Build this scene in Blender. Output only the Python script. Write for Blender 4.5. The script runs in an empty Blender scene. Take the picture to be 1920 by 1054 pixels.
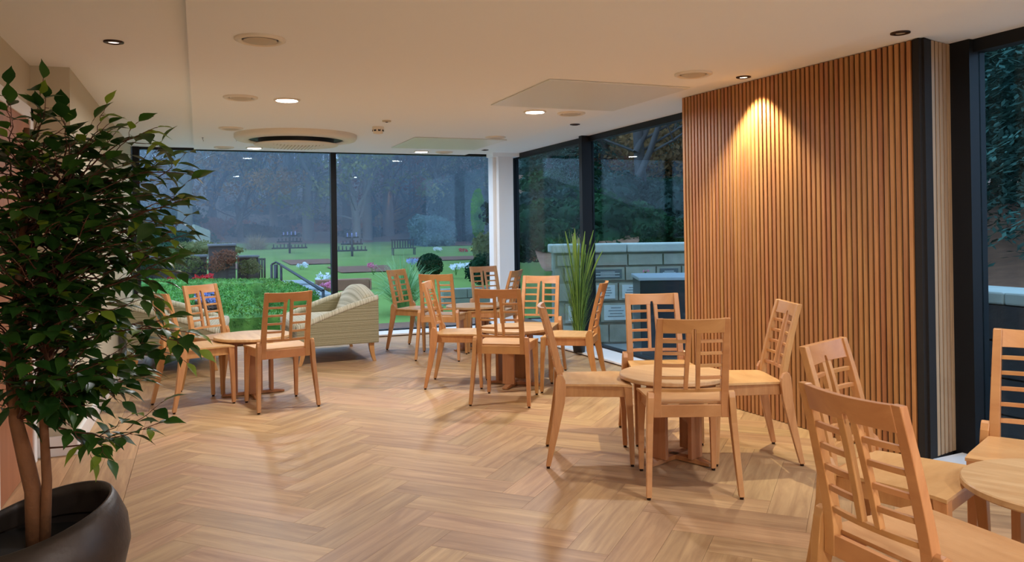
import bpy, math, random
from mathutils import Vector, Matrix, noise
random.seed(7)
sc = bpy.context.scene
C = sc.collection
R = math.radians
PI = math.pi

# ------------------------------------------------------------------ camera
FPX, CYPX, CAMH = 1498.15, 423.06, 1.33
YAW, PITCH, ROLL = R(21.417), R(0.230), R(-0.822)
def _rot():
    c, s = math.cos(YAW), math.sin(YAW)
    R0 = Matrix(((c, -s, 0), (0, 0, -1), (s, c, 0)))
    cp, sp = math.cos(PITCH), math.sin(PITCH)
    Rx = Matrix(((1, 0, 0), (0, cp, sp), (0, -sp, cp)))
    cr, sr = math.cos(ROLL), math.sin(ROLL)
    Rz = Matrix(((cr, -sr, 0), (sr, cr, 0), (0, 0, 1)))
    return Rz @ Rx @ R0
ROT = _rot()                      # world -> camera (x right, y down, z forward)
CO = Vector((0, 0, CAMH))
def _ray(px, py): return ROT.transposed() @ Vector(((px - 960) / FPX, (py - CYPX) / FPX, 1))
def atz(px, py, z=0.0): d = _ray(px, py); return CO + d * ((z - CAMH) / d.z)
def aty(px, py, y): d = _ray(px, py); return CO + d * (y / d.y)
def atx(px, py, x): d = _ray(px, py); return CO + d * (x / d.x)
def proj(p):
    q = ROT @ (Vector(p) - CO)
    if q.z < .05: return None
    return (q.x / q.z * FPX + 960, q.y / q.z * FPX + CYPX, q.z)
cam = bpy.data.cameras.new('camera')
cam.sensor_fit = 'HORIZONTAL'; cam.sensor_width = 36.0
cam.lens = 36.0 * FPX / 1920.0
cam.shift_y = -(CYPX - 527.0) / 1920.0 * -1.0
cam.clip_start = .05; cam.clip_end = 400
cam_o = bpy.data.objects.new('camera', cam); C.objects.link(cam_o)
M = ROT.transposed() @ Matrix(((1, 0, 0), (0, -1, 0), (0, 0, -1)))
cam_o.matrix_world = Matrix.Translation(CO) @ M.to_4x4()
cam.shift_y = -(527.0 - CYPX) / 1920.0
sc.camera = cam_o

# ------------------------------------------------------------------ world, lights, exposure
w = bpy.data.worlds.new('World'); sc.world = w; w.use_nodes = True
bg = w.node_tree.nodes['Background']
bg.inputs[0].default_value = (.36, .58, .95, 1); bg.inputs[1].default_value = 2.9
sc.view_settings.view_transform = 'Standard'; sc.view_settings.look = 'None'
sc.view_settings.exposure = 0.38; sc.view_settings.gamma = 1.0
sc.view_settings.use_curve_mapping = False
LAMP_STRENGTH = 680.0
LAMP_COL = (.98, .985, 1.0)
sc.cycles.use_denoising = True
sc.cycles.max_bounces = 10; sc.cycles.diffuse_bounces = 5; sc.cycles.glossy_bounces = 4
sc.cycles.transparent_max_bounces = 24
sc.cycles.sample_clamp_indirect = 6

# ------------------------------------------------------------------ materials
def srgb(r, g, b):
    f = lambda v: (v / 255 / 12.92) if v / 255 <= .04045 else ((v / 255 + .055) / 1.055) ** 2.4
    return (f(r), f(g), f(b), 1)
def base_mat(name):
    m = bpy.data.materials.new(name); m.use_nodes = True
    return m, m.node_tree.nodes, m.node_tree.links, m.node_tree.nodes['Principled BSDF']
def plain(name, col, rough=.6, metal=0.0, spec=.5, emit=None, estr=0, bump=0, bscale=60, var=0.0, vscale=3.0, coat=0, translucent=0):
    m, n, l, p = base_mat(name)
    p.inputs['Base Color'].default_value = col; p.inputs['Roughness'].default_value = rough
    p.inputs['Metallic'].default_value = metal; p.inputs['Specular IOR Level'].default_value = spec
    p.inputs['Coat Weight'].default_value = coat; p.inputs['Coat Roughness'].default_value = .25
    if emit: p.inputs['Emission Color'].default_value = emit; p.inputs['Emission Strength'].default_value = estr
    if var or bump:
        tc = n.new('ShaderNodeTexCoord')
        nz = n.new('ShaderNodeTexNoise'); nz.inputs['Scale'].default_value = vscale; nz.inputs['Detail'].default_value = 5
        l.new(tc.outputs['Object'], nz.inputs['Vector'])
        if var:
            mx = n.new('ShaderNodeMix'); mx.data_type = 'RGBA'
            mx.inputs[6].default_value = tuple(c * (1 - var) for c in col[:3]) + (1,)
            mx.inputs[7].default_value = tuple(min(1, c * (1 + var)) for c in col[:3]) + (1,)
            l.new(nz.outputs['Fac'], mx.inputs[0]); l.new(mx.outputs[2], p.inputs['Base Color'])
        if bump:
            nb = n.new('ShaderNodeTexNoise'); nb.inputs['Scale'].default_value = bscale; nb.inputs['Detail'].default_value = 4
            l.new(tc.outputs['Object'], nb.inputs['Vector'])
            b = n.new('ShaderNodeBump'); b.inputs['Strength'].default_value = bump; b.inputs['Distance'].default_value = .01
            l.new(nb.outputs['Fac'], b.inputs['Height']); l.new(b.outputs['Normal'], p.inputs['Normal'])
    if translucent:
        out = n['Material Output']
        t = n.new('ShaderNodeBsdfTranslucent'); t.inputs['Color'].default_value = tuple(min(1, c * 1.6) for c in col[:3]) + (1,)
        mx2 = n.new('ShaderNodeMixShader'); mx2.inputs[0].default_value = translucent
        l.new(p.outputs[0], mx2.inputs[1]); l.new(t.outputs[0], mx2.inputs[2]); l.new(mx2.outputs[0], out.inputs['Surface'])
    return m
def wood(name, c1, c2, rough=.4, scale=(3, 40, 40), rnd=.12, coat=.0, hue=.0, bump=.03):
    """grain stretched along local axis with the small scale; shade varies per object"""
    m, n, l, p = base_mat(name)
    tc = n.new('ShaderNodeTexCoord'); mp = n.new('ShaderNodeMapping'); mp.inputs['Scale'].default_value = scale
    oi = n.new('ShaderNodeObjectInfo')
    off = n.new('ShaderNodeVectorMath'); off.operation = 'SCALE'; off.inputs[0].default_value = (7.3, 5.1, 9.7)
    l.new(oi.outputs['Random'], off.inputs['Scale'])
    add = n.new('ShaderNodeVectorMath'); add.operation = 'ADD'
    l.new(tc.outputs['Object'], add.inputs[0]); l.new(off.outputs[0], add.inputs[1]); l.new(add.outputs[0], mp.inputs['Vector'])
    nz = n.new('ShaderNodeTexNoise'); nz.inputs['Scale'].default_value = 1.0; nz.inputs['Detail'].default_value = 6; nz.inputs['Roughness'].default_value = .62
    nz.inputs['Distortion'].default_value = .6
    l.new(mp.outputs[0], nz.inputs['Vector'])
    rp = n.new('ShaderNodeValToRGB'); rp.color_ramp.elements[0].position = .33; rp.color_ramp.elements[1].position = .68
    rp.color_ramp.elements[0].color = c1; rp.color_ramp.elements[1].color = c2
    l.new(nz.outputs['Fac'], rp.inputs[0])
    hs = n.new('ShaderNodeHueSaturation')
    mr = n.new('ShaderNodeMapRange'); mr.inputs['To Min'].default_value = 1 - rnd; mr.inputs['To Max'].default_value = 1 + rnd
    l.new(oi.outputs['Random'], mr.inputs['Value']); l.new(mr.outputs[0], hs.inputs['Value'])
    if hue:
        m2 = n.new('ShaderNodeMath'); m2.operation = 'MULTIPLY'; m2.inputs[1].default_value = 7.77
        m3 = n.new('ShaderNodeMath'); m3.operation = 'FRACT'
        l.new(oi.outputs['Random'], m2.inputs[0]); l.new(m2.outputs[0], m3.inputs[0])
        mh = n.new('ShaderNodeMapRange'); mh.inputs['To Min'].default_value = .5 - hue; mh.inputs['To Max'].default_value = .5 + hue
        l.new(m3.outputs[0], mh.inputs['Value']); l.new(mh.outputs[0], hs.inputs['Hue'])
    l.new(rp.outputs[0], hs.inputs['Color']); l.new(hs.outputs[0], p.inputs['Base Color'])
    p.inputs['Roughness'].default_value = rough; p.inputs['Coat Weight'].default_value = coat; p.inputs['Coat Roughness'].default_value = .3
    b = n.new('ShaderNodeBump'); b.inputs['Strength'].default_value = bump; b.inputs['Distance'].default_value = .005
    l.new(nz.outputs['Fac'], b.inputs['Height']); l.new(b.outputs['Normal'], p.inputs['Normal'])
    return m
def foliage(name, c1, c2, rough=.6, transl=.25, scale=2.0):
    """leaf colour that differs from clump to clump"""
    m, n, l, p = base_mat(name)
    tc = n.new('ShaderNodeTexCoord'); nz = n.new('ShaderNodeTexNoise'); nz.inputs['Scale'].default_value = scale; nz.inputs['Detail'].default_value = 6
    l.new(tc.outputs['Object'], nz.inputs['Vector'])
    rp = n.new('ShaderNodeValToRGB'); rp.color_ramp.elements[0].position = .35; rp.color_ramp.elements[1].position = .65
    rp.color_ramp.elements[0].color = c1; rp.color_ramp.elements[1].color = c2
    l.new(nz.outputs['Fac'], rp.inputs[0]); l.new(rp.outputs[0], p.inputs['Base Color'])
    p.inputs['Roughness'].default_value = rough; p.inputs['Specular IOR Level'].default_value = .12
    t = n.new('ShaderNodeBsdfTranslucent'); l.new(rp.outputs[0], t.inputs['Color'])
    mx = n.new('ShaderNodeMixShader'); mx.inputs[0].default_value = transl
    l.new(p.outputs[0], mx.inputs[1]); l.new(t.outputs[0], mx.inputs[2]); l.new(mx.outputs[0], n['Material Output'].inputs['Surface'])
    return m
def glass_mat(name, tint=(.90, .95, .96, 1), refl=.012, expo=5):
    m, n, l, p = base_mat(name)
    n.remove(p)
    tr = n.new('ShaderNodeBsdfTransparent'); tr.inputs[0].default_value = tint
    gl = n.new('ShaderNodeBsdfGlossy'); gl.inputs['Roughness'].default_value = .0; gl.inputs[0].default_value = (1, 1, 1, 1)
    lw = n.new('ShaderNodeLayerWeight'); lw.inputs['Blend'].default_value = .5
    pw = n.new('ShaderNodeMath'); pw.operation = 'POWER'; pw.inputs[1].default_value = expo
    mu = n.new('ShaderNodeMath'); mu.operation = 'MULTIPLY_ADD'; mu.inputs[1].default_value = 1 - refl; mu.inputs[2].default_value = refl
    l.new(lw.outputs['Facing'], pw.inputs[0]); l.new(pw.outputs[0], mu.inputs[0])
    mx = n.new('ShaderNodeMixShader'); l.new(mu.outputs[0], mx.inputs[0]); l.new(tr.outputs[0], mx.inputs[1]); l.new(gl.outputs[0], mx.inputs[2])
    l.new(mx.outputs[0], n['Material Output'].inputs['Surface'])
    return m
def woven(name, c1, c2, c3, axis=2, scale=60):
    """fabric with fine stripes across one local axis"""
    m, n, l, p = base_mat(name)
    tc = n.new('ShaderNodeTexCoord'); sp = n.new('ShaderNodeSeparateXYZ'); l.new(tc.outputs['Object'], sp.inputs[0])
    nz = n.new('ShaderNodeTexNoise'); nz.noise_dimensions = '1D'; nz.inputs['Scale'].default_value = scale; nz.inputs['Detail'].default_value = 3
    l.new(sp.outputs[axis], nz.inputs['W'])
    rp = n.new('ShaderNodeValToRGB'); e = rp.color_ramp.elements
    e[0].position = .36; e[0].color = c1; e[1].position = .64; e[1].color = c3
    x = e.new(.5); x.color = c2
    l.new(nz.outputs['Fac'], rp.inputs[0])
    n2 = n.new('ShaderNodeTexNoise'); n2.inputs['Scale'].default_value = 220; n2.inputs['Detail'].default_value = 2
    l.new(tc.outputs['Object'], n2.inputs['Vector'])
    hs = n.new('ShaderNodeHueSaturation'); mr = n.new('ShaderNodeMapRange'); mr.inputs['To Min'].default_value = .7; mr.inputs['To Max'].default_value = 1.3
    l.new(n2.outputs['Fac'], mr.inputs['Value']); l.new(mr.outputs[0], hs.inputs['Value']); l.new(rp.outputs[0], hs.inputs['Color'])
    l.new(hs.outputs[0], p.inputs['Base Color']); p.inputs['Roughness'].default_value = .95; p.inputs['Sheen Weight'].default_value = .2
    p.inputs['Specular IOR Level'].default_value = .1
    b = n.new('ShaderNodeBump'); b.inputs['Strength'].default_value = .4; b.inputs['Distance'].default_value = .003
    l.new(n2.outputs['Fac'], b.inputs['Height']); l.new(b.outputs['Normal'], p.inputs['Normal'])
    return m

MT = {}
MT['beech'] = wood('beech', srgb(180, 124, 74), srgb(200, 146, 92), .38, (4, 30, 4), .07, .15, .006)
MT['beech_seat'] = wood('beech_seat', srgb(194, 144, 92), srgb(212, 166, 112), .34, (4, 14, 4), .05, .2, .005)
MT['tabletop'] = wood('oak_tabletop', srgb(188, 146, 100), srgb(210, 174, 128), .42, (22, 2.2, 8), .04, .15, .004)
MT['table_base'] = wood('table_base', srgb(160, 104, 64), srgb(180, 124, 80), .42, (20, 20, 2), .05, .1, .005)
MT['plank'] = wood('oak_plank', srgb(158, 120, 84), srgb(196, 158, 114), .44, (1.6, 20, 8), .13, .0, .006, .02)
MT['slat'] = wood('slat_veneer', srgb(156, 100, 56), srgb(184, 130, 78), .5, (26, 26, 1.4), .13, .0, .008)
MT['slat_pale'] = wood('slat_pale', srgb(164, 130, 98), srgb(190, 158, 124), .5, (26, 26, 1.4), .06, .0, .004)
MT['door'] = wood('door_veneer', srgb(150, 92, 60), srgb(172, 112, 76), .5, (8, 8, 1.0), .0)
MT['felt'] = plain('black_felt', (.012, .009, .008, 1), .95)
MT['black_metal'] = plain('black_metal', (.008, .009, .011, 1), .55, spec=.25)
MT['ceiling'] = plain('ceiling_paint', srgb(240, 242, 242), .9)
MT['wall'] = plain('wall_paint', srgb(196, 186, 162), .85, bump=.02, bscale=300)
MT['white'] = plain('white_gloss', srgb(236, 234, 232), .35)
MT['column'] = plain('column_paint', srgb(235, 232, 230), .6)
MT['plastic'] = plain('white_plastic', srgb(228, 218, 200), .45)
MT['plastic_grey'] = plain('grey_grille', srgb(196, 184, 162), .6)
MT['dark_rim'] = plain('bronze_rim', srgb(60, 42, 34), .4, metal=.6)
MT['black'] = plain('black_plastic', (.01, .01, .011, 1), .5)
MT['panel'] = plain('heater_panel', srgb(222, 222, 212), .38, spec=.5)
MT['lamp'] = plain('lamp_diffuser', (1, 1, 1, 1), .4, emit=LAMP_COL + (1,), estr=LAMP_STRENGTH)
MT['lamp_strong'] = plain('lamp_diffuser_strong', (1, 1, 1, 1), .4, emit=LAMP_COL + (1,), estr=LAMP_STRENGTH * 1.7)
MT['lamp_far'] = plain('lamp_diffuser_far', (1, 1, 1, 1), .4, emit=LAMP_COL + (1,), estr=LAMP_STRENGTH * .5)
MT['lamp_soft'] = plain('lamp_diffuser_soft', (1, 1, 1, 1), .4, emit=LAMP_COL + (1,), estr=LAMP_STRENGTH * .55)
MT['lamp_dim'] = plain('spot_lens', (1, 1, 1, 1), .3, emit=(1, .85, .75, 1), estr=1.2)
MT['lamp_spot'] = plain('spot_lens_lit', (1, 1, 1, 1), .3, emit=(1, .85, .65, 1), estr=6)
MT['fabric'] = woven('sofa_fabric', srgb(124, 116, 88), srgb(146, 138, 108), srgb(168, 160, 132), 2, 130)
MT['fabric_seat'] = woven('sofa_fabric_light', srgb(164, 158, 134), srgb(190, 184, 160), srgb(208, 202, 182), 1, 90)
MT['pot'] = plain('dark_planter', srgb(62, 52, 46), .45, metal=.35, var=.35, vscale=9, bump=.15, bscale=50)
MT['soil'] = plain('soil', (.012, .009, .007, 1), .95)
MT['bark'] = plain('ficus_bark', srgb(122, 78, 46), .8, var=.35, vscale=14, bump=.4, bscale=40)
MT['twig'] = plain('ficus_twig', srgb(92, 52, 36), .7)
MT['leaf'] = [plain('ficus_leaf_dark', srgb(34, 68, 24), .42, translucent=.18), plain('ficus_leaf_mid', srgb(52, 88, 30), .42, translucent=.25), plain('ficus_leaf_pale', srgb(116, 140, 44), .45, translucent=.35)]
MT['grass'] = [plain('grass_blade_dark', srgb(66, 98, 44), .6, translucent=.25), plain('grass_blade_pale', srgb(140, 168, 74), .6, translucent=.3)]
MT['glass'] = glass_mat('window_glass')
MT['glass_dark'] = glass_mat('window_glass_low_reflect', (.88, .95, .94, 1), .010, 7)  # side panes: slightly different tint, weaker reflection than the garden glass
# outdoors
MT['stone'] = plain('old_stone', srgb(150, 148, 132), .9, var=.35, vscale=5, bump=.5, bscale=24)
MT['coping'] = plain('stone_coping', srgb(176, 178, 168), .9, var=.25, vscale=4, bump=.4, bscale=20)
MT['dark_stone'] = plain('weathered_stone', srgb(64, 57, 56), .95, var=.6, vscale=3, bump=.6, bscale=16)
MT['wet_stone'] = plain('wet_coping', srgb(104, 102, 102), .9, var=.3, vscale=4)
MT['plaque'] = plain('pale_plaque', srgb(196, 202, 198), .6, var=.1, vscale=5)
MT['plaque_dark'] = plain('dark_plaque', srgb(84, 92, 92), .6)
MT['ink'] = plain('engraved_lettering', srgb(70, 74, 76), .8)
MT['granite'] = plain('black_granite', srgb(34, 38, 42), .3)
MT['granite_top'] = plain('granite_top', srgb(150, 160, 168), .4)
MT['paving'] = plain('wet_paving', srgb(150, 152, 150), .5, var=.2, vscale=2)
MT['lawn'] = plain('lawn_grass', srgb(112, 142, 56), .95, var=.3, vscale=.7, bump=.8, bscale=12)
MT['soilbed'] = plain('leaf_litter', srgb(128, 88, 66), .95, var=.45, vscale=6, bump=.8, bscale=9)
MT['wood_floor'] = plain('woodland_floor', srgb(112, 92, 78), .95, var=.4, vscale=.6, bump=.8, bscale=3)
MT['gravel'] = plain('garden_path', srgb(150, 150, 148), .8, var=.15, vscale=4)
MT['hedge'] = foliage('box_hedge', srgb(58, 106, 40), srgb(118, 164, 72), transl=.05, scale=5)
MT['laurel'] = foliage('laurel_leaves', srgb(12, 40, 24), srgb(40, 78, 44), .8, .2, .8)
MT['evergreen'] = foliage('evergreen_needles', srgb(22, 42, 36), srgb(46, 70, 60), .7, .2, .6)
MT['fir'] = foliage('fir_needles', srgb(30, 58, 52), srgb(70, 104, 92), .8, .2, 1.2)
MT['bluefir'] = foliage('blue_conifer', srgb(74, 104, 104), srgb(120, 146, 140), .7, .2, 1)
MT['limeconifer'] = foliage('lime_conifer', srgb(74, 130, 40), srgb(124, 176, 62), .7, .25, 1.5)
MT['autumn'] = foliage('autumn_leaves', srgb(120, 92, 66), srgb(176, 132, 78), .8, .35, .5)
MT['copper'] = foliage('copper_leaves', srgb(120, 76, 62), srgb(158, 96, 66), .8, .35, .5)
MT['olive'] = foliage('late_leaves', srgb(96, 104, 64), srgb(146, 144, 88), .8, .35, .6)
MT['trunk'] = plain('tree_bark', srgb(104, 100, 92), .95, var=.35, vscale=3, bump=.6, bscale=8)
MT['trunk_dark'] = plain('dark_bark', srgb(66, 60, 58), .95, var=.3, vscale=3)
MT['redtrunk'] = plain('red_bark', srgb(150, 100, 76), .95, var=.3, vscale=2)
MT['spiky'] = foliage('spiky_leaves', srgb(110, 160, 96), srgb(196, 220, 168), .6, .2, 2)
MT['dry'] = foliage('dry_grass', srgb(150, 128, 98), srgb(186, 164, 126), .9, .3, 1)
MT['flower'] = {k: plain('petals_' + k, v, .7, translucent=.2) for k, v in dict(red=srgb(200, 30, 36), white=srgb(232, 232, 236), pink=srgb(226, 130, 160), yellow=srgb(228, 210, 80), lilac=srgb(160, 160, 206)).items()}
MT['iron'] = plain('black_iron', (.015, .017, .02, 1), .5)

# ------------------------------------------------------------------ mesh helpers
class MB:
    def __init__(s): s.v = []; s.f = []; s.sm = []
    def add(s, verts, faces, smooth=False):
        o = len(s.v); s.v += [tuple(p) for p in verts]; s.f += [tuple(i + o for i in f) for f in faces]; s.sm += [smooth] * len(faces)
    def box(s, x0, x1, y0, y1, z0, z1):
        s.add([(x0, y0, z0), (x1, y0, z0), (x1, y1, z0), (x0, y1, z0), (x0, y0, z1), (x1, y0, z1), (x1, y1, z1), (x0, y1, z1)],
              [(0, 3, 2, 1), (4, 5, 6, 7), (0, 1, 5, 4), (1, 2, 6, 5), (2, 3, 7, 6), (3, 0, 4, 7)])
    def loft(s, rings, close=True, cap=True, smooth=False):
        n = len(rings[0]); V = [p for r in rings for p in r]; Fc = []
        for i in range(len(rings) - 1):
            for j in range(n if close else n - 1):
                k = (j + 1) % n
                Fc.append((i * n + j, i * n + k, (i + 1) * n + k, (i + 1) * n + j))
        o = len(s.v); s.add(V, Fc, smooth)
        if cap and close:
            s.f.append(tuple(o + j for j in range(n - 1, -1, -1))); s.sm.append(False)
            b = o + (len(rings) - 1) * n
            s.f.append(tuple(b + j for j in range(n))); s.sm.append(False)
    def tube(s, pts, radii, sides=6, smooth=True, cap=True):
        pts = [Vector(p) for p in pts]; rings = []
        up = Vector((0, 0, 1))
        for i, p in enumerate(pts):
            t = (pts[min(i + 1, len(pts) - 1)] - pts[max(i - 1, 0)])
            t = t.normalized() if t.length > 1e-9 else Vector((0, 0, 1))
            a = t.cross(up) if abs(t.z) < .95 else t.cross(Vector((1, 0, 0)))
            a.normalize(); b = t.cross(a)
            r = radii[i] if isinstance(radii, (list, tuple)) else radii
            rings.append([p + (a * math.cos(2 * PI * k / sides) + b * math.sin(2 * PI * k / sides)) * r for k in range(sides)])
        s.loft(rings, True, cap, smooth)
    def lathe(s, prof, seg=32, c=(0, 0), smooth=True, cap=False):
        rings = [[(c[0] + r * math.cos(2 * PI * k / seg), c[1] + r * math.sin(2 * PI * k / seg), z) for k in range(seg)] for r, z in prof]
        s.loft(rings, True, cap, smooth)
    def prism(s, poly, z0, z1):
        n = len(poly)
        s.add([(x, y, z0) for x, y in poly] + [(x, y, z1) for x, y in poly],
              [tuple(range(n - 1, -1, -1)), tuple(range(n, 2 * n))] + [(i, (i + 1) % n, n + (i + 1) % n, n + i) for i in range(n)])
    def mesh(s, name, mat=None):
        me = bpy.data.meshes.new(name); me.from_pydata(s.v, [], s.f)
        if any(s.sm): me.polygons.foreach_set('use_smooth', s.sm)
        if mat: me.materials.append(mat)
        me.update(); return me
def link(name, me, parent=None, loc=None, bevel=0):
    o = bpy.data.objects.new(name, me); C.objects.link(o)
    if parent is not None: o.parent = parent
    if loc is not None: o.location = loc
    if bevel:
        b = o.modifiers.new('bevel', 'BEVEL'); b.width = bevel; b.segments = 2; b.limit_method = 'ANGLE'; b.angle_limit = R(40)
    return o
def obj(name, mb, mat, parent=None, loc=None, bevel=0): return link(name, mb.mesh(name, mat), parent, loc, bevel)
def boxo(name, b, mat, parent=None, bevel=0):
    m = MB(); m.box(*b); return obj(name, m, mat, parent, None, bevel)
def tag(o, label, cat, group=None):
    o['label'] = label; o['category'] = cat
    if group: o['group'] = group
    return o
def thing(name, label, cat, loc=(0, 0, 0), rz=0, group=None):
    o = bpy.data.objects.new(name, None); C.objects.link(o); o.location = loc; o.rotation_euler = (0, 0, rz)
    o.empty_display_size = .1
    return tag(o, label, cat, group)
def struct(o, label=None):
    o['kind'] = 'structure'
    if label: o['label'] = label
    return o
def copy_tree(o, parent=None):
    c = o.copy(); C.objects.link(c); c.parent = parent
    for ch in list(o.children): copy_tree(ch, c)
    return c
def lerp(a, b, t): return a + (b - a) * t

# ------------------------------------------------------------------ room shell
ZC, ZR = 2.35, 2.305              # perimeter ceiling, dropped raft
XL, XN, XG = -.72, -.93, 4.04     # left wall, recessed left wall near the camera, right glass
YN, YF, YB = 5.50, 10.25, -3.0    # nib, far glass, wall behind the camera
fl = MB(); fl.box(-1.0, 4.15, YB, 10.35, -.16, -.006)
floor = struct(obj('floor', fl, plain('floor_joint', srgb(84, 64, 48), .8)), 'light oak herringbone plank floor with straight border planks')
ce = MB(); ce.box(-1.0, 4.3, YB, 10.5, ZC, ZC + .2)
ceil = struct(obj('ceiling', ce, MT['ceiling']), 'cream painted flat ceiling')
rf = MB(); rf.box(-.04, 3.26, YB + .02, 9.97, ZR, ZC)
obj('dropped_raft', rf, MT['ceiling'], ceil)
m = MB(); m.box(XL - .3, XL, YN, YF + .1, 0, ZC)
struct(obj('wall_left', m, MT['wall']), 'greige painted wall beside the leafy tree')
m = MB(); m.box(XN - .2, XN, YB, YN, 0, ZC)
struct(obj('wall_left_recess', m, MT['wall']), 'recessed greige wall holding the wooden door')
m = MB(); m.box(-1.1, 4.3, YB - .2, YB, 0, ZC)
struct(obj('wall_back', m, MT['column']))
# skirting
m = MB()
m.box(XL, XL + .022, YN - .02, YF - .05, 0, .12); m.box(XN, XL + .022, YN - .022, YN, 0, .12)
struct(obj('baseboard_left', m, MT['white'], None, None, .004), 'white skirting board')
m = MB(); m.box(XN, XN + .02, 5.42, YN - .022, 0, .12); m.box(XN, XN + .02, YB, 4.35, 0, .12)
struct(obj('baseboard_recess', m, MT['white'], None, None, .004))
# door in the recess
dr = MB(); dr.box(XN, XN + .02, 4.48, 5.34, .005, 2.0)
door = struct(obj('door_1', dr, MT['door']), 'reddish wooden door behind the tree')
for b in ((XN, XN + .03, 5.34, 5.42, 0, 2.08), (XN, XN + .03, 4.40, 4.48, 0, 2.08), (XN, XN + .03, 4.40, 5.42, 2.0, 2.08)):
    boxo('door_frame', b, MT['white'], door, .004)
# floor planks ------------------------------------------------
PL, PW = .72, .18
S2 = math.sqrt(.5)
da, db = Vector((S2, -S2)), Vector((-S2, -S2))
O0 = Vector((1.025, 4.67))
def clip(poly, rect):
    x0, x1, y0, y1 = rect
    for ax, val, sgn in ((0, x0, 1), (0, x1, -1), (1, y0, 1), (1, y1, -1)):
        out = []
        for i in range(len(poly)):
            p, q = poly[i], poly[(i + 1) % len(poly)]
            a, b = (p[ax] - val) * sgn, (q[ax] - val) * sgn
            if a >= 0: out.append(p)
            if a * b < 0: t = a / (a - b); out.append((p[0] + (q[0] - p[0]) * t, p[1] + (q[1] - p[1]) * t))
        poly = out
        if len(poly) < 3: return []
    return poly
G = .0006
planks = []     # (world polygon, centre, angle)
RECT = (-.365, 3.98, YB + .01, 10.05)
for j in range(-8, 12):
    for i in range(-60, 60):
        for kind in (0, 1):
            if kind == 0: a0, a1, b0, b1 = i * PW + 2 * PL * j, i * PW + 2 * PL * j + PL, i * PW, (i + 1) * PW
            else: a0, a1, b0, b1 = i * PW + PL + 2 * PL * j, (i + 1) * PW + PL + 2 * PL * j, (i + 1) * PW - PL, (i + 1) * PW
            a0 += G; a1 -= G; b0 += G; b1 -= G
            poly = [tuple(O0 + da * a + db * b) for a, b in ((a0, b0), (a0, b1), (a1, b1), (a1, b0))]
            if max(p[0] for p in poly) < RECT[0] or min(p[0] for p in poly) > RECT[1] or max(p[1] for p in poly) < RECT[2] or min(p[1] for p in poly) > RECT[3]: continue
            c = O0 + da * ((a0 + a1) / 2) + db * ((b0 + b1) / 2)
            inside = all(RECT[0] <= p[0] <= RECT[1] and RECT[2] <= p[1] <= RECT[3] for p in poly)
            if not inside: poly = clip(poly, RECT)
            if len(poly) < 3: continue
            planks.append((poly, c, (-PI / 4 if kind == 0 else PI / 4), inside))
for bx0, bx1, offs in ((-.365 - .168, -.367, .3), (-.365 - .336, -.365 - .170, .75), (-.925, -.365 - .338, .1)):
    y = YB - offs
    while y < 10.05:
        y1 = min(y + 1.22, 10.05); yy = max(y, YB + .01)
        if bx0 < -.9: y1 = min(y1, YN)
        if y1 - yy > .02:
            poly = [(bx0, yy + G), (bx1, yy + G), (bx1, y1 - G), (bx0, y1 - G)]
            planks.append((poly, Vector(((bx0 + bx1) / 2, (yy + y1) / 2)), PI / 2, False))
        y += 1.22
def poly_px(poly):
    q = [proj((p[0], p[1], 0)) for p in poly]
    if any(v is None for v in q): return 0
    q2 = clip([(v[0], v[1]) for v in q], (0, 1920, 0, 1054))
    if len(q2) < 3: return 0
    return abs(sum(q2[i][0] * q2[(i + 1) % len(q2)][1] - q2[(i + 1) % len(q2)][0] * q2[i][1] for i in range(len(q2)))) / 2
planks.sort(key=lambda p: -poly_px(p[0]))
mbp = MB(); mbp.prism([(-PL / 2 + G, -PW / 2 + G), (PL / 2 - G, -PW / 2 + G), (PL / 2 - G, PW / 2 - G), (-PL / 2 + G, PW / 2 - G)], -.006, 0)
plank_me = mbp.mesh('plank', MT['plank'])
rest = MB()
for k, (poly, c, ang, inside) in enumerate(planks):
    if k >= 300:
        if abs(sum(poly[i][0] * poly[(i + 1) % len(poly)][1] - poly[(i + 1) % len(poly)][0] * poly[i][1] for i in range(len(poly)))) > 1e-4:
            rest.prism(poly if sum(poly[i][0] * poly[(i + 1) % len(poly)][1] - poly[(i + 1) % len(poly)][0] * poly[i][1] for i in range(len(poly))) > 0 else poly[::-1], -.006, 0)
        continue
    if inside:
        o = link('plank', plank_me, floor)
    else:
        ca, sa = math.cos(-ang), math.sin(-ang)
        lp = [((p[0] - c.x) * ca - (p[1] - c.y) * sa, (p[0] - c.x) * sa + (p[1] - c.y) * ca) for p in poly]
        if sum(lp[i][0] * lp[(i + 1) % len(lp)][1] - lp[(i + 1) % len(lp)][0] * lp[i][1] for i in range(len(lp))) < 0: lp = lp[::-1]
        mb = MB(); mb.prism(lp, -.006, 0); o = obj('plank', mb, MT['plank'], floor)
    o.location = (c.x, c.y, 0); o.rotation_euler = (0, 0, ang)
o = obj('other_planks', rest, MT['plank'], floor); o['kind'] = 'stuff'

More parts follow.
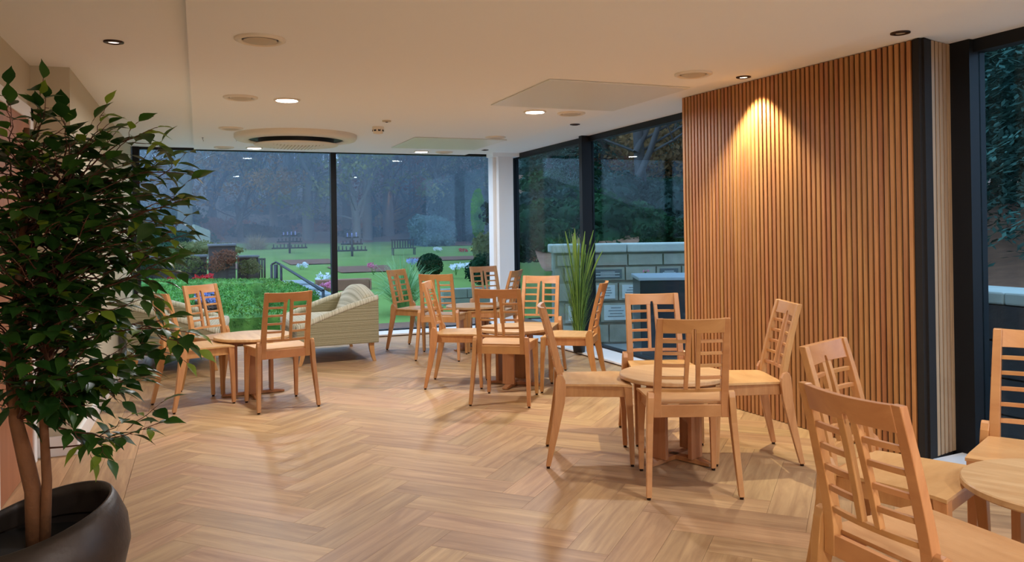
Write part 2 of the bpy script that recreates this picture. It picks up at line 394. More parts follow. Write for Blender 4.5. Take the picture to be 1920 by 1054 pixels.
# windows ------------------------------------------------------
def window(name, label): 
    o = bpy.data.objects.new(name, None); C.objects.link(o); return struct(o, label)
BM = MT['black_metal']
w1 = window('window_1', 'tall black framed glazing facing the garden')
for b in ((-.71, -.635, YF - .03, YF + .09, 0, ZC), (1.56, 1.63, YF - .04, YF + .08, 0, ZC), (3.72, 3.78, YF + .0, YF + .09, 0, ZC)):
    boxo('frame_post', b, BM, w1)
for b in ((-.71, 3.80, YF + .0, YF + .08, 2.322, ZC), (-.71, 3.80, YF - .0, YF + .08, -.02, .045)):
    boxo('frame_rail', b, BM, w1)
for b in ((-.635, 1.56, YF + .03, YF + .042, .045, 2.322), (1.63, 3.74, YF + .03, YF + .042, .045, 2.322)):
    boxo('pane', b, MT['glass'], w1)
w2 = window('window_2', 'side glazing looking on the memorial wall')
for b in ((XG - .02, XG + .08, 10.22, 10.5, 0, ZC), (XG - .09, XG + .06, 7.93, 8.00, 0, ZC), (XG, XG + .08, 5.0, 5.08, 0, ZC)):
    boxo('frame_post', b, BM, w2)
for b in ((XG, XG + .08, 5.0, 10.5, 2.29, ZC), (XG, XG + .08, 5.0, 10.5, -.02, .05)):
    boxo('frame_rail', b, BM, w2)
for b in ((XG + .03, XG + .042, 8.00, 10.22, .05, 2.29), (XG + .03, XG + .042, 5.08, 7.93, .05, 2.29)):
    boxo('pane', b, MT['glass_dark'], w2)
w3 = window('window_3', 'dark glazing right of the slatted wall')
for b in ((XG - .04, XG + .08, 3.20, 3.36, 0, ZC), (XG, XG + .08, .6, .68, 0, ZC)):
    boxo('frame_post', b, BM, w3)
for b in ((XG - .01, XG + .08, .6, 3.3, 2.28, ZC), (XG - .01, XG + .08, .6, 3.3, -.02, .05)):
    boxo('frame_rail', b, BM, w3)
boxo('pane', (XG + .03, XG + .042, .68, 3.20, .05, 2.28), MT['glass_dark'], w3)
m = MB(); m.box(XG, XG + .2, YB, .6, -.1, ZC); struct(obj('wall_right', m, MT['column']))
m = MB(); m.box(XG, XG + .2, 3.30, 5.06, -.1, ZC); struct(obj('wall_right_core', m, MT['felt']), 'wall behind the slats')
# white sills
m = MB(); m.prism([(-.70, 9.89), (3.60, 9.90), (3.79, 5.35), (XG, 5.35), (XG, YF), (-.70, YF)], .012, .032)
struct(obj('trim_1', m, MT['white'], None, None, .003), 'white floor sill along the glazing')
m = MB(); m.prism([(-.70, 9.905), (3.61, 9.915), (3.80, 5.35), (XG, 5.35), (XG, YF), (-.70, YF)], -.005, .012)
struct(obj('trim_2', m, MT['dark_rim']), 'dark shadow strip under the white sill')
m = MB(); m.prism([(3.72, 1.0), (XG, 1.0), (XG, 3.29), (3.72, 3.26)], .0, .03)
struct(obj('trim_3', m, MT['white'], None, None, .003), 'white floor sill right of the slatted wall')
# corner column
m = MB(); m.box(3.745, 3.96, 10.02, YF + .09, 0, ZC); m.box(3.70, 3.745, 10.12, YF + .05, 0, ZC)
struct(obj('wall_corner', m, MT['column'], None, None, .006), 'white corner column between the two glazed walls')
m = MB(); m.box(3.66, XG + .0, 9.99, YF + .0, 2.30, ZC); struct(obj('trim_4', m, MT['ceiling']))

# slatted wall ---------------------------------------------------
A0, A1 = Vector((3.585, 5.412)), Vector((3.700, 3.275))
dirs = (A1 - A0).normalized(); nrm = Vector((-dirs.y, dirs.x)) * (1 if -dirs.y < 0 else -1)   # towards the room
sl = MB()
q0, q1 = A0 - nrm * .0165, A1 - nrm * .0165
sl.prism([tuple(q0), tuple(q1 + dirs * .028), (XG - .002, 3.355), (XG - .002, 5.412)], 0.002, ZC - .002)
slat_wall = struct(obj('wall_slatted', sl, MT['felt']), 'wall clad with vertical timber slats on black felt')
NS = 54; pitch = (A1 - A0).length / NS
mb = MB(); mb.box(-.0124, .0124, -.006, .006, .004, ZC - .004)
slat_me = mb.mesh('slat', MT['slat']); 
ang = math.atan2(dirs.y, dirs.x)
for k in range(NS):
    c = A0 + dirs * (pitch * (k + .5)) - nrm * .006
    o = link('slat', slat_me, slat_wall, (c.x, c.y, 0)); o.rotation_euler = (0, 0, ang)
mb = MB(); mb.box(-.0150, .0150, -.006, .006, .034, ZC - .004)
pale_me = mb.mesh('slat', MT['slat_pale'])
B0, B1 = Vector((A1.x + .055, A1.y + .0)), Vector((XG - .035, 3.335))
for k in range(6):
    c = B0.lerp(B1, (k + .5) / 6) + Vector((0, -.004))
    d2 = (B1 - B0); o = link('slat', pale_me, slat_wall, (c.x, c.y, 0)); o.rotation_euler = (0, 0, math.atan2(d2.y, d2.x))
obj_corner = boxo('corner_strip', (A1.x - .005, A1.x + .05, A1.y - .012, A1.y + .03, .003, ZC - .003), MT['felt'], slat_wall)

# ------------------------------------------------------------------ ceiling fittings
def ring_meshes(r, depth=.012):
    m = MB(); m.lathe([(r * .72, 0), (r * .74, -depth * .6), (r * .86, -depth), (r, -depth * .5), (r * 1.0, 0)], 36)
    return m
LIT = []
def downlight(px, py, label, lit=True, xy=None, r=.095, group=None, mat=None):
    p = atz(px, py, ZR) if xy is None else Vector((xy[0], xy[1], ZR))
    t = thing('downlight', label, 'ceiling light', (p.x, p.y, ZR), 0, group)
    obj('trim_ring', ring_meshes(r), MT['plastic'], t)
    d = MB(); d.lathe([(.0001, -.005), (r * .74, -.005)], 36)
    obj('diffuser', d, MT[mat] if mat else ((MT['lamp'] if not xy else (MT['lamp_strong'] if xy[1] < 0 else MT['lamp_soft'])) if lit else MT['plastic_grey']), t)
    return t
def speaker(px, py, label, r, z=ZR):
    p = atz(px, py, z)
    t = thing('ceiling_diffuser', label, 'ceiling vent', (p.x, p.y, z), 0, 'unlit round ceiling fittings')
    obj('trim_ring', ring_meshes(r, .016), MT['plastic'], t)
    d = MB(); d.lathe([(.0001, -.020), (r * .45, -.019), (r * .55, -.014), (r * .66, -.012)], 36); obj('centre_disc', d, MT['plastic_grey'], t)
    d = MB(); d.lathe([(r * .64, -.002), (r * .74, -.002)], 36); obj('gap_ring', d, MT['dark_rim'], t)
    return t
def spot(px, py, label, lens, z=ZC):
    p = atz(px, py, z)
    t = thing('recessed_spotlight', label, 'spotlight', (p.x, p.y, z), 0, 'small recessed spotlights')
    d = MB(); d.lathe([(.028, -.004), (.034, -.010), (.050, -.006), (.050, 0)], 28); obj('rim', d, MT['dark_rim'], t)
    d = MB(); d.lathe([(.0001, -.003), (.030, -.003)], 28); obj('lens', d, lens, t)
    return p, t
downlight(538, 187, 'bright round downlight left of the centre of the ceiling')
downlight(1003, 209, 'bright round downlight just beyond the nearer ceiling panel')
downlight(790, 284, 'bright round downlight near the garden window, right of the mullion', mat='lamp_far')
downlight(477, 277, 'bright round downlight partly behind the round air conditioner', mat='lamp_far')
for xy, lb in (((2.6, 2.5), 'downlight overhead on the right, out of view'), ((.61, -1.0), 'downlight behind the viewer on the left'), ((2.6, -1.0), 'downlight behind the viewer on the right')):
    downlight(0, 0, lb, True, xy)
speaker(488, 73, 'largest unlit round ceiling fitting, nearest the viewer', .125)
speaker(451, 182, 'unlit round fitting left of the brightest downlight', .12)
speaker(433, 240, 'unlit round fitting just above the round air conditioner', .11)
speaker(1300, 138, 'unlit round fitting between the ceiling panel and the slatted wall', .12)
speaker(1071, 212, 'unlit round fitting right of the lit downlight by the ceiling panel', .12)
speaker(420, 276, 'faint round fitting at the garden window left of the air conditioner', .11)
speaker(833, 285, 'faint round fitting at the garden window right of a lit downlight', .11)
speaker(929, 257, 'round fitting at the corner of the far ceiling panel', .11)
spot(213, 78, 'dark rimmed spotlight near the left wall, nearest the viewer', MT['lamp_dim'])
spot(276, 217, 'dark rimmed spotlight above the leafy tree', MT['dark_rim'])
sp_p, sp_t = spot(1394, 144, 'lit spotlight washing the slatted wall', MT['lamp_spot'])
spot(1688, 61, 'spotlight near the right end of the slatted wall', MT['plastic_grey'])
spot(1078, 233, 'dark rimmed spotlight before the side glazing', MT['dark_rim'])
spot(909, 281, 'dark rimmed spotlight beside the corner column', MT['dark_rim'])
def spotlamp(p, tgt, power, size, blend=.35, col=(1, .90, .60), parent=None):
    l = bpy.data.lights.new('spot_lamp', 'SPOT'); l.energy = power; l.spot_size = R(size); l.spot_blend = blend; l.color = col; l.shadow_soft_size = .02
    o = bpy.data.objects.new('spot_lamp', l); C.objects.link(o)
    d = Vector(tgt) - Vector(p); q = d.to_track_quat('-Z', 'Y')
    o.rotation_euler = q.to_euler()
    if parent: o.parent = parent; o.location = (0, 0, -.012)
    else: o.location = p
    return o
spotlamp(sp_p, (sp_p.x + .10, sp_p.y, 0), 125, 92, .6, parent=sp_t)
# heater panels
def cpanel(x0, x1, y0, y1, label):
    t = thing('ceiling_panel', label, 'ceiling panel', ((x0 + x1) / 2, (y0 + y1) / 2, ZR), 0, 'flat ceiling heating panels')
    hx, hy = (x1 - x0) / 2, (y1 - y0) / 2
    boxo('panel', (-hx, hx, -hy, hy, -.009, -.002), MT['panel'], t, .001)
    boxo('backing', (-hx + .05, hx - .05, -hy + .05, hy - .05, -.002, 0), MT['plastic'], t)
cpanel(2.14, 3.22, 4.75, 5.87, 'glossy grey square ceiling panel nearer the viewer')
cpanel(2.11, 3.14, 8.12, 9.22, 'glossy grey square ceiling panel near the garden window')
# air conditioner
p = atz(556, 266, 2.24)
t = thing('air_conditioner', 'round white air conditioner cassette with dark slot', 'air conditioner', (p.x, p.y, ZR))
m = MB(); m.lathe([(.60, 0), (.60, -.03), (.585, -.052), (.47, -.060), (.462, -.045)], 64); obj('housing', m, MT['plastic'], t)
m = MB(); m.lathe([(.36, -.040), (.466, -.040)], 64); obj('air_slot', m, MT['black'], t)
m = MB(); m.lathe([(.0001, -.125), (.20, -.120), (.33, -.110), (.410, -.102), (.415, -.094), (.36, -.092)], 64); obj('centre_disc', m, MT['plastic'], t)
m = MB(); m.lathe([(.37, -.093), (.37, -.03)], 64); obj('dark_neck', m, MT['black'], t)
for k in range(-7, 8):
    boxo('grille_bar', (k * .034 - .004, k * .034 + .004, -.2, .2, -.128 + .0003 * k * k, -.118 + .0003 * k * k), MT['plastic_grey'], t)
# smoke detector and small fittings
p = atz(709, 244, ZR - .03)
t = thing('smoke_detector', 'white smoke detector hanging under the ceiling', 'smoke detector', (p.x, p.y, ZR))
m = MB(); m.lathe([(.055, 0), (.055, -.02), (.052, -.045), (.045, -.05)], 28); obj('base', m, MT['plastic'], t)
m = MB(); m.lathe([(.045, -.05), (.044, -.062), (.0001, -.07)], 28); obj('cap', m, MT['plastic'], t)
for k in range(8):
    a = 2 * PI * k / 8; o = boxo('vent_slot', (-.012, .012, -.0535, -.049, -.044, -.026), MT['black'], t); o.rotation_euler = (0, 0, a)
p = atz(725, 226, ZR)
t = thing('ceiling_sensor', 'tiny flat sensor disc beyond the smoke detector', 'sensor', (p.x, p.y, ZR))
m = MB(); m.lathe([(.04, 0), (.038, -.012), (.0001, -.014)], 24); obj('disc', m, MT['plastic_grey'], t)
m = MB(); m.lathe([(.014, -.013), (.010, -.018), (.0001, -.018)], 16); obj('eye', m, MT['dark_rim'], t)
for px, py, lb in ((380, 258, 'tiny ceiling hook nearest the left ceiling step'), (442, 258, 'tiny ceiling hook beside the air conditioner')):
    p = atz(px, py, ZR); t = thing('ceiling_hook', lb, 'hook', (p.x, p.y, ZR))
    m = MB(); m.lathe([(.0001, -.003), (.009, -.003), (.009, 0)], 12); obj('base', m, MT['dark_rim'], t)
    m = MB(); m.tube([(0, 0, 0), (0, 0, -.02), (.008, 0, -.032), (.003, 0, -.04)], .002, 6); obj('hook', m, MT['dark_rim'], t)

# ------------------------------------------------------------------ dining chairs
def yc(z):
    pts = [(.38, -.160), (.45, -.160), (.52, -.168), (.62, -.190), (.75, -.222), (.89, -.262)]
    for (a, b), (c, d) in zip(pts, pts[1:]):
        if z <= c: return lerp(b, d, (z - a) / (c - a))
    return pts[-1][1]
def bend(x): return -.020 * (1 - (x / .17) ** 2)
def make_chair():
    t = thing('dining_chair', 'x', 'chair', (0, 0, 0))
    W_ = MT['beech']
    # seat panel with a shallow saddle
    m = MB(); N = 10; top = []; bot = []
    for i in range(N + 1):
        v = i / N; y = lerp(-.150, .232, v); hw = lerp(.186, .216, v)
        for j in range(N + 1):
            u = j / N * 2 - 1; x = u * hw
            dip = -.010 * max(0, 1 - u * u) * math.sin(PI * min(1, v * 1.05)) 
            cr = .006 * max(0, v - .86) / .14
            top.append((x, y, .458 + dip - cr)); bot.append((x, y, .446 + dip - cr))
    n = N + 1; Fc = []
    for i in range(N):
        for j in range(N):
            a = i * n + j; Fc.append((a, a + 1, a + n + 1, a + n)); b = a + n * n; Fc.append((b, b + n, b + n + 1, b + 1))
    edge = [j for j in range(N)] + [i * n + N for i in range(N)] + [N * n + N - j for j in range(N)] + [(N - i) * n for i in range(N)]
    for k in range(len(edge)):
        a, b = edge[k], edge[(k + 1) % len(edge)]; Fc.append((a, a + n * n, b + n * n, b))
    m.add(top + bot, Fc, False); obj('seat', m, MT['beech_seat'], t)
    # aprons
    boxo('apron', (-.175, .175, .195, .215, .385, .446), W_, t, .002)
    boxo('apron', (-.150, .150, -.176, -.156, .385, .446), W_, t, .002)
    for s in (-1, 1):
        m = MB(); xs = [(.178, -.15), (.198, .2)]
        m.loft([[(s * (x - .0), y, .385), (s * (x - .018), y, .385), (s * (x - .018), y, .447), (s * x, y, .447)] for x, y in xs]); obj('apron', m, W_, t, None, .002)
    # front legs
    for s in (-1, 1):
        m = MB()
        def sq(x0, x1, y0, y1, z): return [(s * x0, y0, z), (s * x1, y0, z), (s * x1, y1, z), (s * x0, y1, z)]
        m.loft([sq(.183, .209, .216, .242, .012), sq(.178, .210, .206, .238, .25), sq(.166, .212, .186, .232, .446)])
        o = obj('leg', m, W_, t, None, .003)
        g = MB(); g.lathe([(.0001, 0), (.010, 0), (.010, .013)], 10, (s * .196, .229)); obj('glide', g, MT['dark_rim'], o)
    # rear legs, rounded at the top, flaring back and out
    for s in (-1, 1):
        prof = []
        f = [(.012, -.226), (.20, -.178), (.36, -.142), (.44, -.134), (.480, -.137), (.506, -.150), (.516, -.166)]
        b = [(.510, -.181), (.484, -.191), (.44, -.194), (.36, -.197), (.20, -.219), (.012, -.252)]
        P = [(y, z) for z, y in f] + [(y, z) for z, y in b]
        r0 = [(s * (.183 + .029 * (1 - z / .5)), y, z) for y, z in P]
        r1 = [(s * (.215 + .023 * (1 - z / .5)), y, z) for y, z in P]
        m = MB(); nn = len(P)
        m.add(r0 + r1, [(i, (i + 1) % nn, nn + (i + 1) % nn, nn + i) for i in range(nn)] + [tuple(range(nn - 1, -1, -1)), tuple(range(nn, 2 * nn))])
        o = obj('leg', m, W_, t, None, .003)
        g = MB(); g.lathe([(.0001, 0), (.010, 0), (.010, .013)], 10, (s * .225, -.239)); obj('glide', g, MT['dark_rim'], o)
    # stiles
    for s in (-1, 1):
        rings = []
        for k in range(13):
            z = lerp(.384, .885, k / 12); xo = lerp(.187, .177, k / 12); wd = lerp(.040, .032, k / 12); y = yc(z); dp = lerp(.036, .026, k / 12)
            rings.append([(s * xo, y - dp / 2, z), (s * xo, y + dp / 2, z), (s * (xo - wd), y + dp / 2, z), (s * (xo - wd), y - dp / 2, z)])
        m = MB(); m.loft(rings); obj('stile', m, W_, t, None, .003)
    # crest rail with a rounded notch
    def col_loft(xs, zb, zt, thick, name):
        m = MB(); rings = []
        for x in xs:
            a, b = zb(x), zt(x)
            rings.append([(x, yc(a) + bend(x) - thick / 2, a), (x, yc(a) + bend(x) + thick / 2, a), (x, yc(b) + bend(x) + thick / 2, b), (x, yc(b) + bend(x) - thick / 2, b)])
        m.loft(rings); return obj(name, m, W_, t, None, .002)
    sw = .011
    xs = [lerp(-.150, -sw, i / 8) for i in range(9)] + [lerp(-sw, sw, i / 8) for i in range(1, 8)] + [lerp(sw, .150, i / 8) for i in range(9)]
    col_loft(xs, lambda x: .812 + (.010 + math.sqrt(max(0, sw * sw - x * x)) if abs(x) < sw else 0), lambda x: .884 + .002 * (1 - (x / .15) ** 2) * -2, .022, 'crest_rail')
    # splats either side of the slot
    for s in (-1, 1):
        m = MB(); rings = []
        for k in range(8):
            z = lerp(.527, .818, k / 7); xi = lerp(.020, .011, k / 7); wd = lerp(.020, .024, k / 7); y = yc(z) + bend(xi + wd / 2)
            rings.append([(s * xi, y - .010, z), (s * xi, y + .010, z), (s * (xi + wd), y + .010, z), (s * (xi + wd), y - .010, z)])
        m.loft(rings); obj('splat', m, W_, t, None, .002)
        for z in (.770, .709, .647, .585):
            f_ = (z - .527) / .29; xi = lerp(.020, .011, f_) + lerp(.020, .024, f_) - .003
            xo = lerp(.187, .177, (z - .384) / .5) - lerp(.040, .032, (z - .384) / .5) + .003
            m = MB(); m.loft([[(s * x, yc(z) + bend(x) - .007, z - .008), (s * x, yc(z) + bend(x) + .007, z - .008), (s * x, yc(z) + bend(x) + .007, z + .008), (s * x, yc(z) + bend(x) - .007, z + .008)] for x in [lerp(xi, xo, i / 4) for i in range(5)]])
            obj('rung', m, W_, t, None, .0015)
    col_loft([lerp(-.148, .148, i / 12) for i in range(13)], lambda x: .512, lambda x: .530, .016, 'lower_rail')
    return t
CH = [  # x, y, heading in degrees, label
 (-.045, 6.698, -68.3, 'beech ladder-back chair left of the sofa table, its side to the viewer'),
 (.171, 7.240, 220.3, 'beech ladder-back chair behind the sofa table, in front of the left sofa'),
 (.569, 6.399, 10.9, 'beech ladder-back chair right of the sofa table, back to the viewer'),
 (2.267, 8.787, -137.1, 'beech chair right of the right sofa at the garden window'),
 (2.357, 8.022, -31.2, 'beech chair with its back to the viewer at the farthest table'),
 (3.214, 8.832, 186.9, 'beech chair facing the viewer in front of the white corner column'),
 (2.983, 8.160, 48.7, 'beech chair seen edge-on against the dark corner window frame'),
 (2.058, 6.573, -116.4, 'beech chair seen from its side at the left of the middle table'),
 (2.210, 5.803, -33.7, 'beech chair with its back to the viewer at the middle table'),
 (2.846, 6.718, 142.3, 'beech chair facing the viewer left of the tall potted grass'),
 (2.867, 5.956, 54.0, 'beech chair turned left in front of the tall potted grass'),
 (2.097, 4.172, -113.5, 'beech chair at the left of the table by the slatted wall, seen from its side'),
 (2.325, 3.525, -22.6, 'beech chair with its back to the viewer at the table by the slatted wall'),
 (2.724, 4.392, 160.1, 'beech chair facing the viewer at the left edge of the slatted wall'),
 (2.935, 3.823, 70.0, 'beech chair standing against the slatted wall, turned left'),
 (2.302, 2.154, -157.5, 'beech chair behind the nearest chair, in front of the slats'),
 (1.849, 1.642, -89.7, 'nearest beech chair, large at the lower right corner'),
 (2.960, 2.098, 120.6, 'beech chair cut by the right picture edge before the dark window'),
]
proto = make_chair()
for i, (x, y, a, lb) in enumerate(CH):
    o = proto if i == 0 else copy_tree(proto)
    o.location = (x, y, 0); o.rotation_euler = (0, 0, R(a)); o['label'] = lb; o['group'] = 'beech ladder-back chairs'

# ------------------------------------------------------------------ round tables
TZ, TR = .490, .305
def make_table():
    t = thing('round_table', 'x', 'table')
    m = MB(); m.lathe([(.0001, TZ), (TR - .004, TZ), (TR, TZ - .004), (TR, TZ - .020), (TR - .012, TZ - .028), (.0001, TZ - .028)], 64, smooth=False); obj('tabletop', m, MT['tabletop'], t)
    m = MB(); m.lathe([(.0001, TZ - .046), (.21, TZ - .046), (.215, TZ - .028), (.0001, TZ - .028)], 40, smooth=False); obj('support_disc', m, MT['table_base'], t)
    for k in range(4):
        a = PI / 2 * k
        o = boxo('upright_board', (.128, .154, -.052, .052, .030, TZ - .046), MT['table_base'], t, .002); o.rotation_euler = (0, 0, a)
        m = MB(); m.loft([[(x, -w_, z0), (x, w_, z0), (x, w_, z1), (x, -w_, z1)] for x, w_, z0, z1 in ((.0, .026, .004, .030), (.17, .026, .004, .030), (.245, .022, .004, .018))])
        o = obj('foot_bar', m, MT['table_base'], t, None, .002); o.rotation_euler = (0, 0, a)
    return t
TB = [(.405, 6.91, 4, 'low round beech table in front of the sofas'),
      (2.83, 8.42, 10, 'low round beech table farthest away by the corner window'),
      (2.50, 6.36, 48, 'low round beech table in the middle of the room'),
      (2.525, 3.94, 22, 'low round oak table beside the slatted wall'),
      (2.56, 1.72, 30, 'low round oak table cut by the right picture edge')]
proto = make_table()
for i, (x, y, a, lb) in enumerate(TB):
    o = proto if i == 0 else copy_tree(proto)
    o.location = (x, y, 0); o.rotation_euler = (0, 0, R(a)); o['label'] = lb; o['group'] = 'low round tables'

# ------------------------------------------------------------------ sofas (local: faces +Y, width along X)
def make_sofa():
    t = thing('sofa', 'x', 'sofa')
    Wd, Dp = 1.24, .82
    def arm_top(v):           # v 0 at the back .. 1 at the front
        return .19 + lerp(.475, .20, v ** 1.05) + .012 * math.sin(PI * v)
    ys = [lerp(-Dp / 2, Dp / 2, i / 16) for i in range(17)]
    for s in (-1, 1):
        m = MB(); rings = []
        for i, y in enumerate(ys):
            zt = arm_top(i / 16); x0, x1 = s * Wd / 2, s * (Wd / 2 - .10)
            rr = .03 if 0 < i < 16 else .02
            rings.append([(x0, y, .19), (x0, y, zt - rr), (lerp(x0, x1, .12), y, zt - rr * .3), (lerp(x0, x1, .35), y, zt), (lerp(x0, x1, .65), y, zt), (lerp(x0, x1, .9), y, zt - rr * .3), (x1, y, zt - rr), (x1, y, .19)])
        m.loft(rings); a = obj('arm', m, MT['fabric'], t, None, .008)
        m = MB(); rings = []
        for i, y in enumerate(ys):
            zt = arm_top(i / 16) + .006; x0, x1 = s * (Wd / 2 + .004), s * (Wd / 2 - .104)
            rings.append([(x0, y, zt - .045), (lerp(x0, x1, .04), y, zt - .02), (lerp(x0, x1, .2), y, zt - .002), (lerp(x0, x1, .5), y, zt + .004), (lerp(x0, x1, .8), y, zt - .002), (lerp(x0, x1, .96), y, zt - .02), (x1, y, zt - .045)])
        m.loft(rings, True, True, True); obj('arm_top', m, MT['fabric_seat'], a)
    # back, crest arched across the width
    m = MB(); rings = []
    for i in range(17):
        x = lerp(-Wd / 2 + .08, Wd / 2 - .08, i / 16); h = .665 + .085 * math.sin(PI * i / 16) ** .8
        rings.append([(x, -Dp / 2, .19), (x, -Dp / 2, h - .03), (x, -Dp / 2 + .03, h), (x, -Dp / 2 + .10, h), (x, -Dp / 2 + .14, h - .04), (x, -Dp / 2 + .24, .40), (x, -Dp / 2 + .24, .19)])
    m.loft(rings, True, True, True); obj('backrest', m, MT['fabric_seat'], t)
    m = MB(); m.box(-Wd / 2 + .09, Wd / 2 - .09, -Dp / 2 + .15, Dp / 2 - .005, .19, .33); obj('seat_base', m, MT['fabric'], t, None, .01)
    m = MB(); m.box(-Wd / 2 + .105, Wd / 2 - .105, -Dp / 2 + .20, Dp / 2 + .015, .325, .425); obj('seat_cushion', m, MT['fabric_seat'], t, None, .03)
    for sx in (-1, 1):
        for sy in (-1, 1):
            m = MB(); rings = []
            for k in range(7):
                f_ = k / 6; z = .195 * (1 - f_); r = lerp(.028, .016, f_); dy = sy * (.035 * f_ ** 2)
                cx, cy = sx * (Wd / 2 - .06), sy * (Dp / 2 - .07) + dy
                rings.append([(cx - r, cy - r, z), (cx + r, cy - r, z), (cx + r, cy + r, z), (cx - r, cy + r, z)])
            m.loft(rings); obj('leg', m, MT['beech'], t, None, .003)
    return t
sofa = make_sofa()
sofa.location = (1.27, 8.70, 0); sofa.rotation_euler = (0, 0, R(92)); sofa['label'] = 'striped beige two-seat sofa on the right, its arm side towards the viewer'; sofa['group'] = 'pair of sofas at the garden window'
s2 = copy_tree(sofa); s2.location = (-.17, 8.86, 0); s2.rotation_euler = (0, 0, R(-96)); s2['label'] = 'striped beige two-seat sofa on the left, behind the chairs and leaves'

# ------------------------------------------------------------------ leafy tree in the dark pot
def leaf_mesh(name, L, Wd, mat, fold=.25, droop=.25):
    m = MB(); V = []; Fc = []; n = 6
    prof = [0, .62, .98, .92, .60, .22, 0]
    for i in range(n + 1):
        x = L * i / n; hw = Wd / 2 * prof[i]; z = -droop * L * (i / n) ** 2
        V += [(x, -hw, z + fold * hw), (x, 0, z), (x, hw, z + fold * hw)]
    for i in range(n):
        a = i * 3; Fc += [(a, a + 3, a + 4, a + 1), (a + 1, a + 4, a + 5, a + 2)]
    m.add(V, Fc, True); return m.mesh(name, mat), V, Fc
PX, PY = -.56, 3.30
ft = thing('potted_fig_tree', 'leafy weeping fig tree with two bare stems in the dark bowl planter', 'tree', (PX, PY, 0))
pot = thing('planter', 'dark bowl shaped planter with slanted rim under the leafy tree', 'planter', (PX, PY, 0))
m = MB(); rings = []
for r, z in ((.16, 0), (.23, .03), (.29, .10), (.312, .18), (.302, .245), (.272, .295), (.252, .318)):
    k = max(0, (z - .12) / .22)
    rings.append([(r * math.cos(a), r * math.sin(a), z + .075 * k * math.cos(a - .35)) for a in [2 * PI * i / 48 for i in range(48)]])
for r, z in ((.243, .316), (.252, .28), (.268, .22)):
    k = max(0, (z - .12) / .22)
    rings.append([(r * math.cos(a), r * math.sin(a), z + .075 * k * math.cos(a - .35)) for a in [2 * PI * i / 48 for i in range(48)]])
m.loft(rings, True, False, True); obj('bowl', m, MT['pot'], pot)
m = MB(); m.lathe([(.0001, .20), (.29, .20)], 40); obj('soil', m, MT['soil'], pot)
lp = lambda px, py, y: aty(px, py, y) - Vector((PX, PY, 0))
def curve_pts(p0, p1, sag=.0, n=8, wob=.0):
    out = []
    for i in range(n + 1):
        t_ = i / n; p = Vector(p0).lerp(Vector(p1), t_) + Vector((0, 0, sag * math.sin(PI * t_)))
        if wob: p += Vector((random.uniform(-wob, wob), random.uniform(-wob, wob), 0)) * math.sin(PI * t_)
        out.append(p)
    return out
stems = []
s1 = [Vector((.0, .02, .18)), lp(62, 920, 3.30), lp(48, 860, 3.30), lp(30, 790, 3.32), lp(22, 700, 3.32), lp(30, 600, 3.30), lp(42, 470, 3.30), lp(50, 330, 3.30), lp(50, 240, 3.3)]
s2_ = [Vector((.03, .0, .18)), lp(88, 900, 3.28), lp(84, 830, 3.27), lp(80, 760, 3.27), lp(92, 680, 3.28), lp(100, 560, 3.30), lp(112, 420, 3.34), lp(130, 310, 3.36)]
for s_, r0, r1 in ((s1, .032, .010), (s2_, .020, .006)):
    m = MB(); m.tube(s_, [lerp(r0, r1, i / (len(s_) - 1)) * random.uniform(.93, 1.07) for i in range(len(s_))], 10); obj('stem', m, MT['bark'], ft); stems.append(s_)
leaves = []   # (matrix, variant)
LV = [leaf_mesh('leaf', .078, .045, MT['leaf'][0]), leaf_mesh('leaf', .072, .040, MT['leaf'][1]), leaf_mesh('leaf', .064, .032, MT['leaf'][2]), leaf_mesh('leaf', .085, .046, MT['leaf'][0], .15, .35), leaf_mesh('leaf', .074, .036, MT['leaf'][1], .3, .1)]
def place_leaf(p, d, bright):
    d = Vector(d).normalized(); up = Vector((random.uniform(-.5, .5), random.uniform(-.5, .5), 1))
    y = up.cross(d)
    if y.length < .05: y = Vector((0, 1, 0))
    y.normalize(); z = d.cross(y)
    sc_ = random.uniform(.9, 1.32)
    Mx = Matrix(((d.x, y.x, z.x, p.x), (d.y, y.y, z.y, p.y), (d.z, y.z, z.z, p.z), (0, 0, 0, 1))) @ Matrix.Scale(sc_, 4)
    r = random.random()
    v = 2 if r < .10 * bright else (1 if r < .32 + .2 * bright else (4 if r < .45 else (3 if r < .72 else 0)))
    leaves.append((Mx, v))
def twig(p0, p1, sag, r=.0035, first=.25, step=.036, bright=1.0, side=True):
    n = 7; pts = curve_pts(p0, p1, sag, n, .012)
    m = MB(); m.tube(pts, [lerp(r, r * .35, i / n) for i in range(n + 1)], 5); twigs.add(m.v, m.f, True)
    L = sum((pts[i + 1] - pts[i]).length for i in range(n)); k = int(L * (1 - first) / step); sgn = random.choice((-1, 1))
    for j in range(k + 1):
        f_ = first + (1 - first) * j / max(1, k); x = f_ * n; i = min(n - 1, int(x)); p = pts[i].lerp(pts[i + 1], x - i)
        d = (pts[i + 1] - pts[i]).normalized()
        s_ = Vector((-d.y, d.x, 0)).normalized() * sgn; sgn = -sgn
        if j == k: ld = d + Vector((0, 0, -.2))
        else: ld = d * random.uniform(.4, .9) + s_ * random.uniform(.5, 1.0) + Vector((0, 0, random.uniform(-.65, .35)))
        st = p + ld.normalized() * .012
        twigs.tube([p, st], .0012, 4)
        place_leaf(st, ld, bright)
twigs = MB()
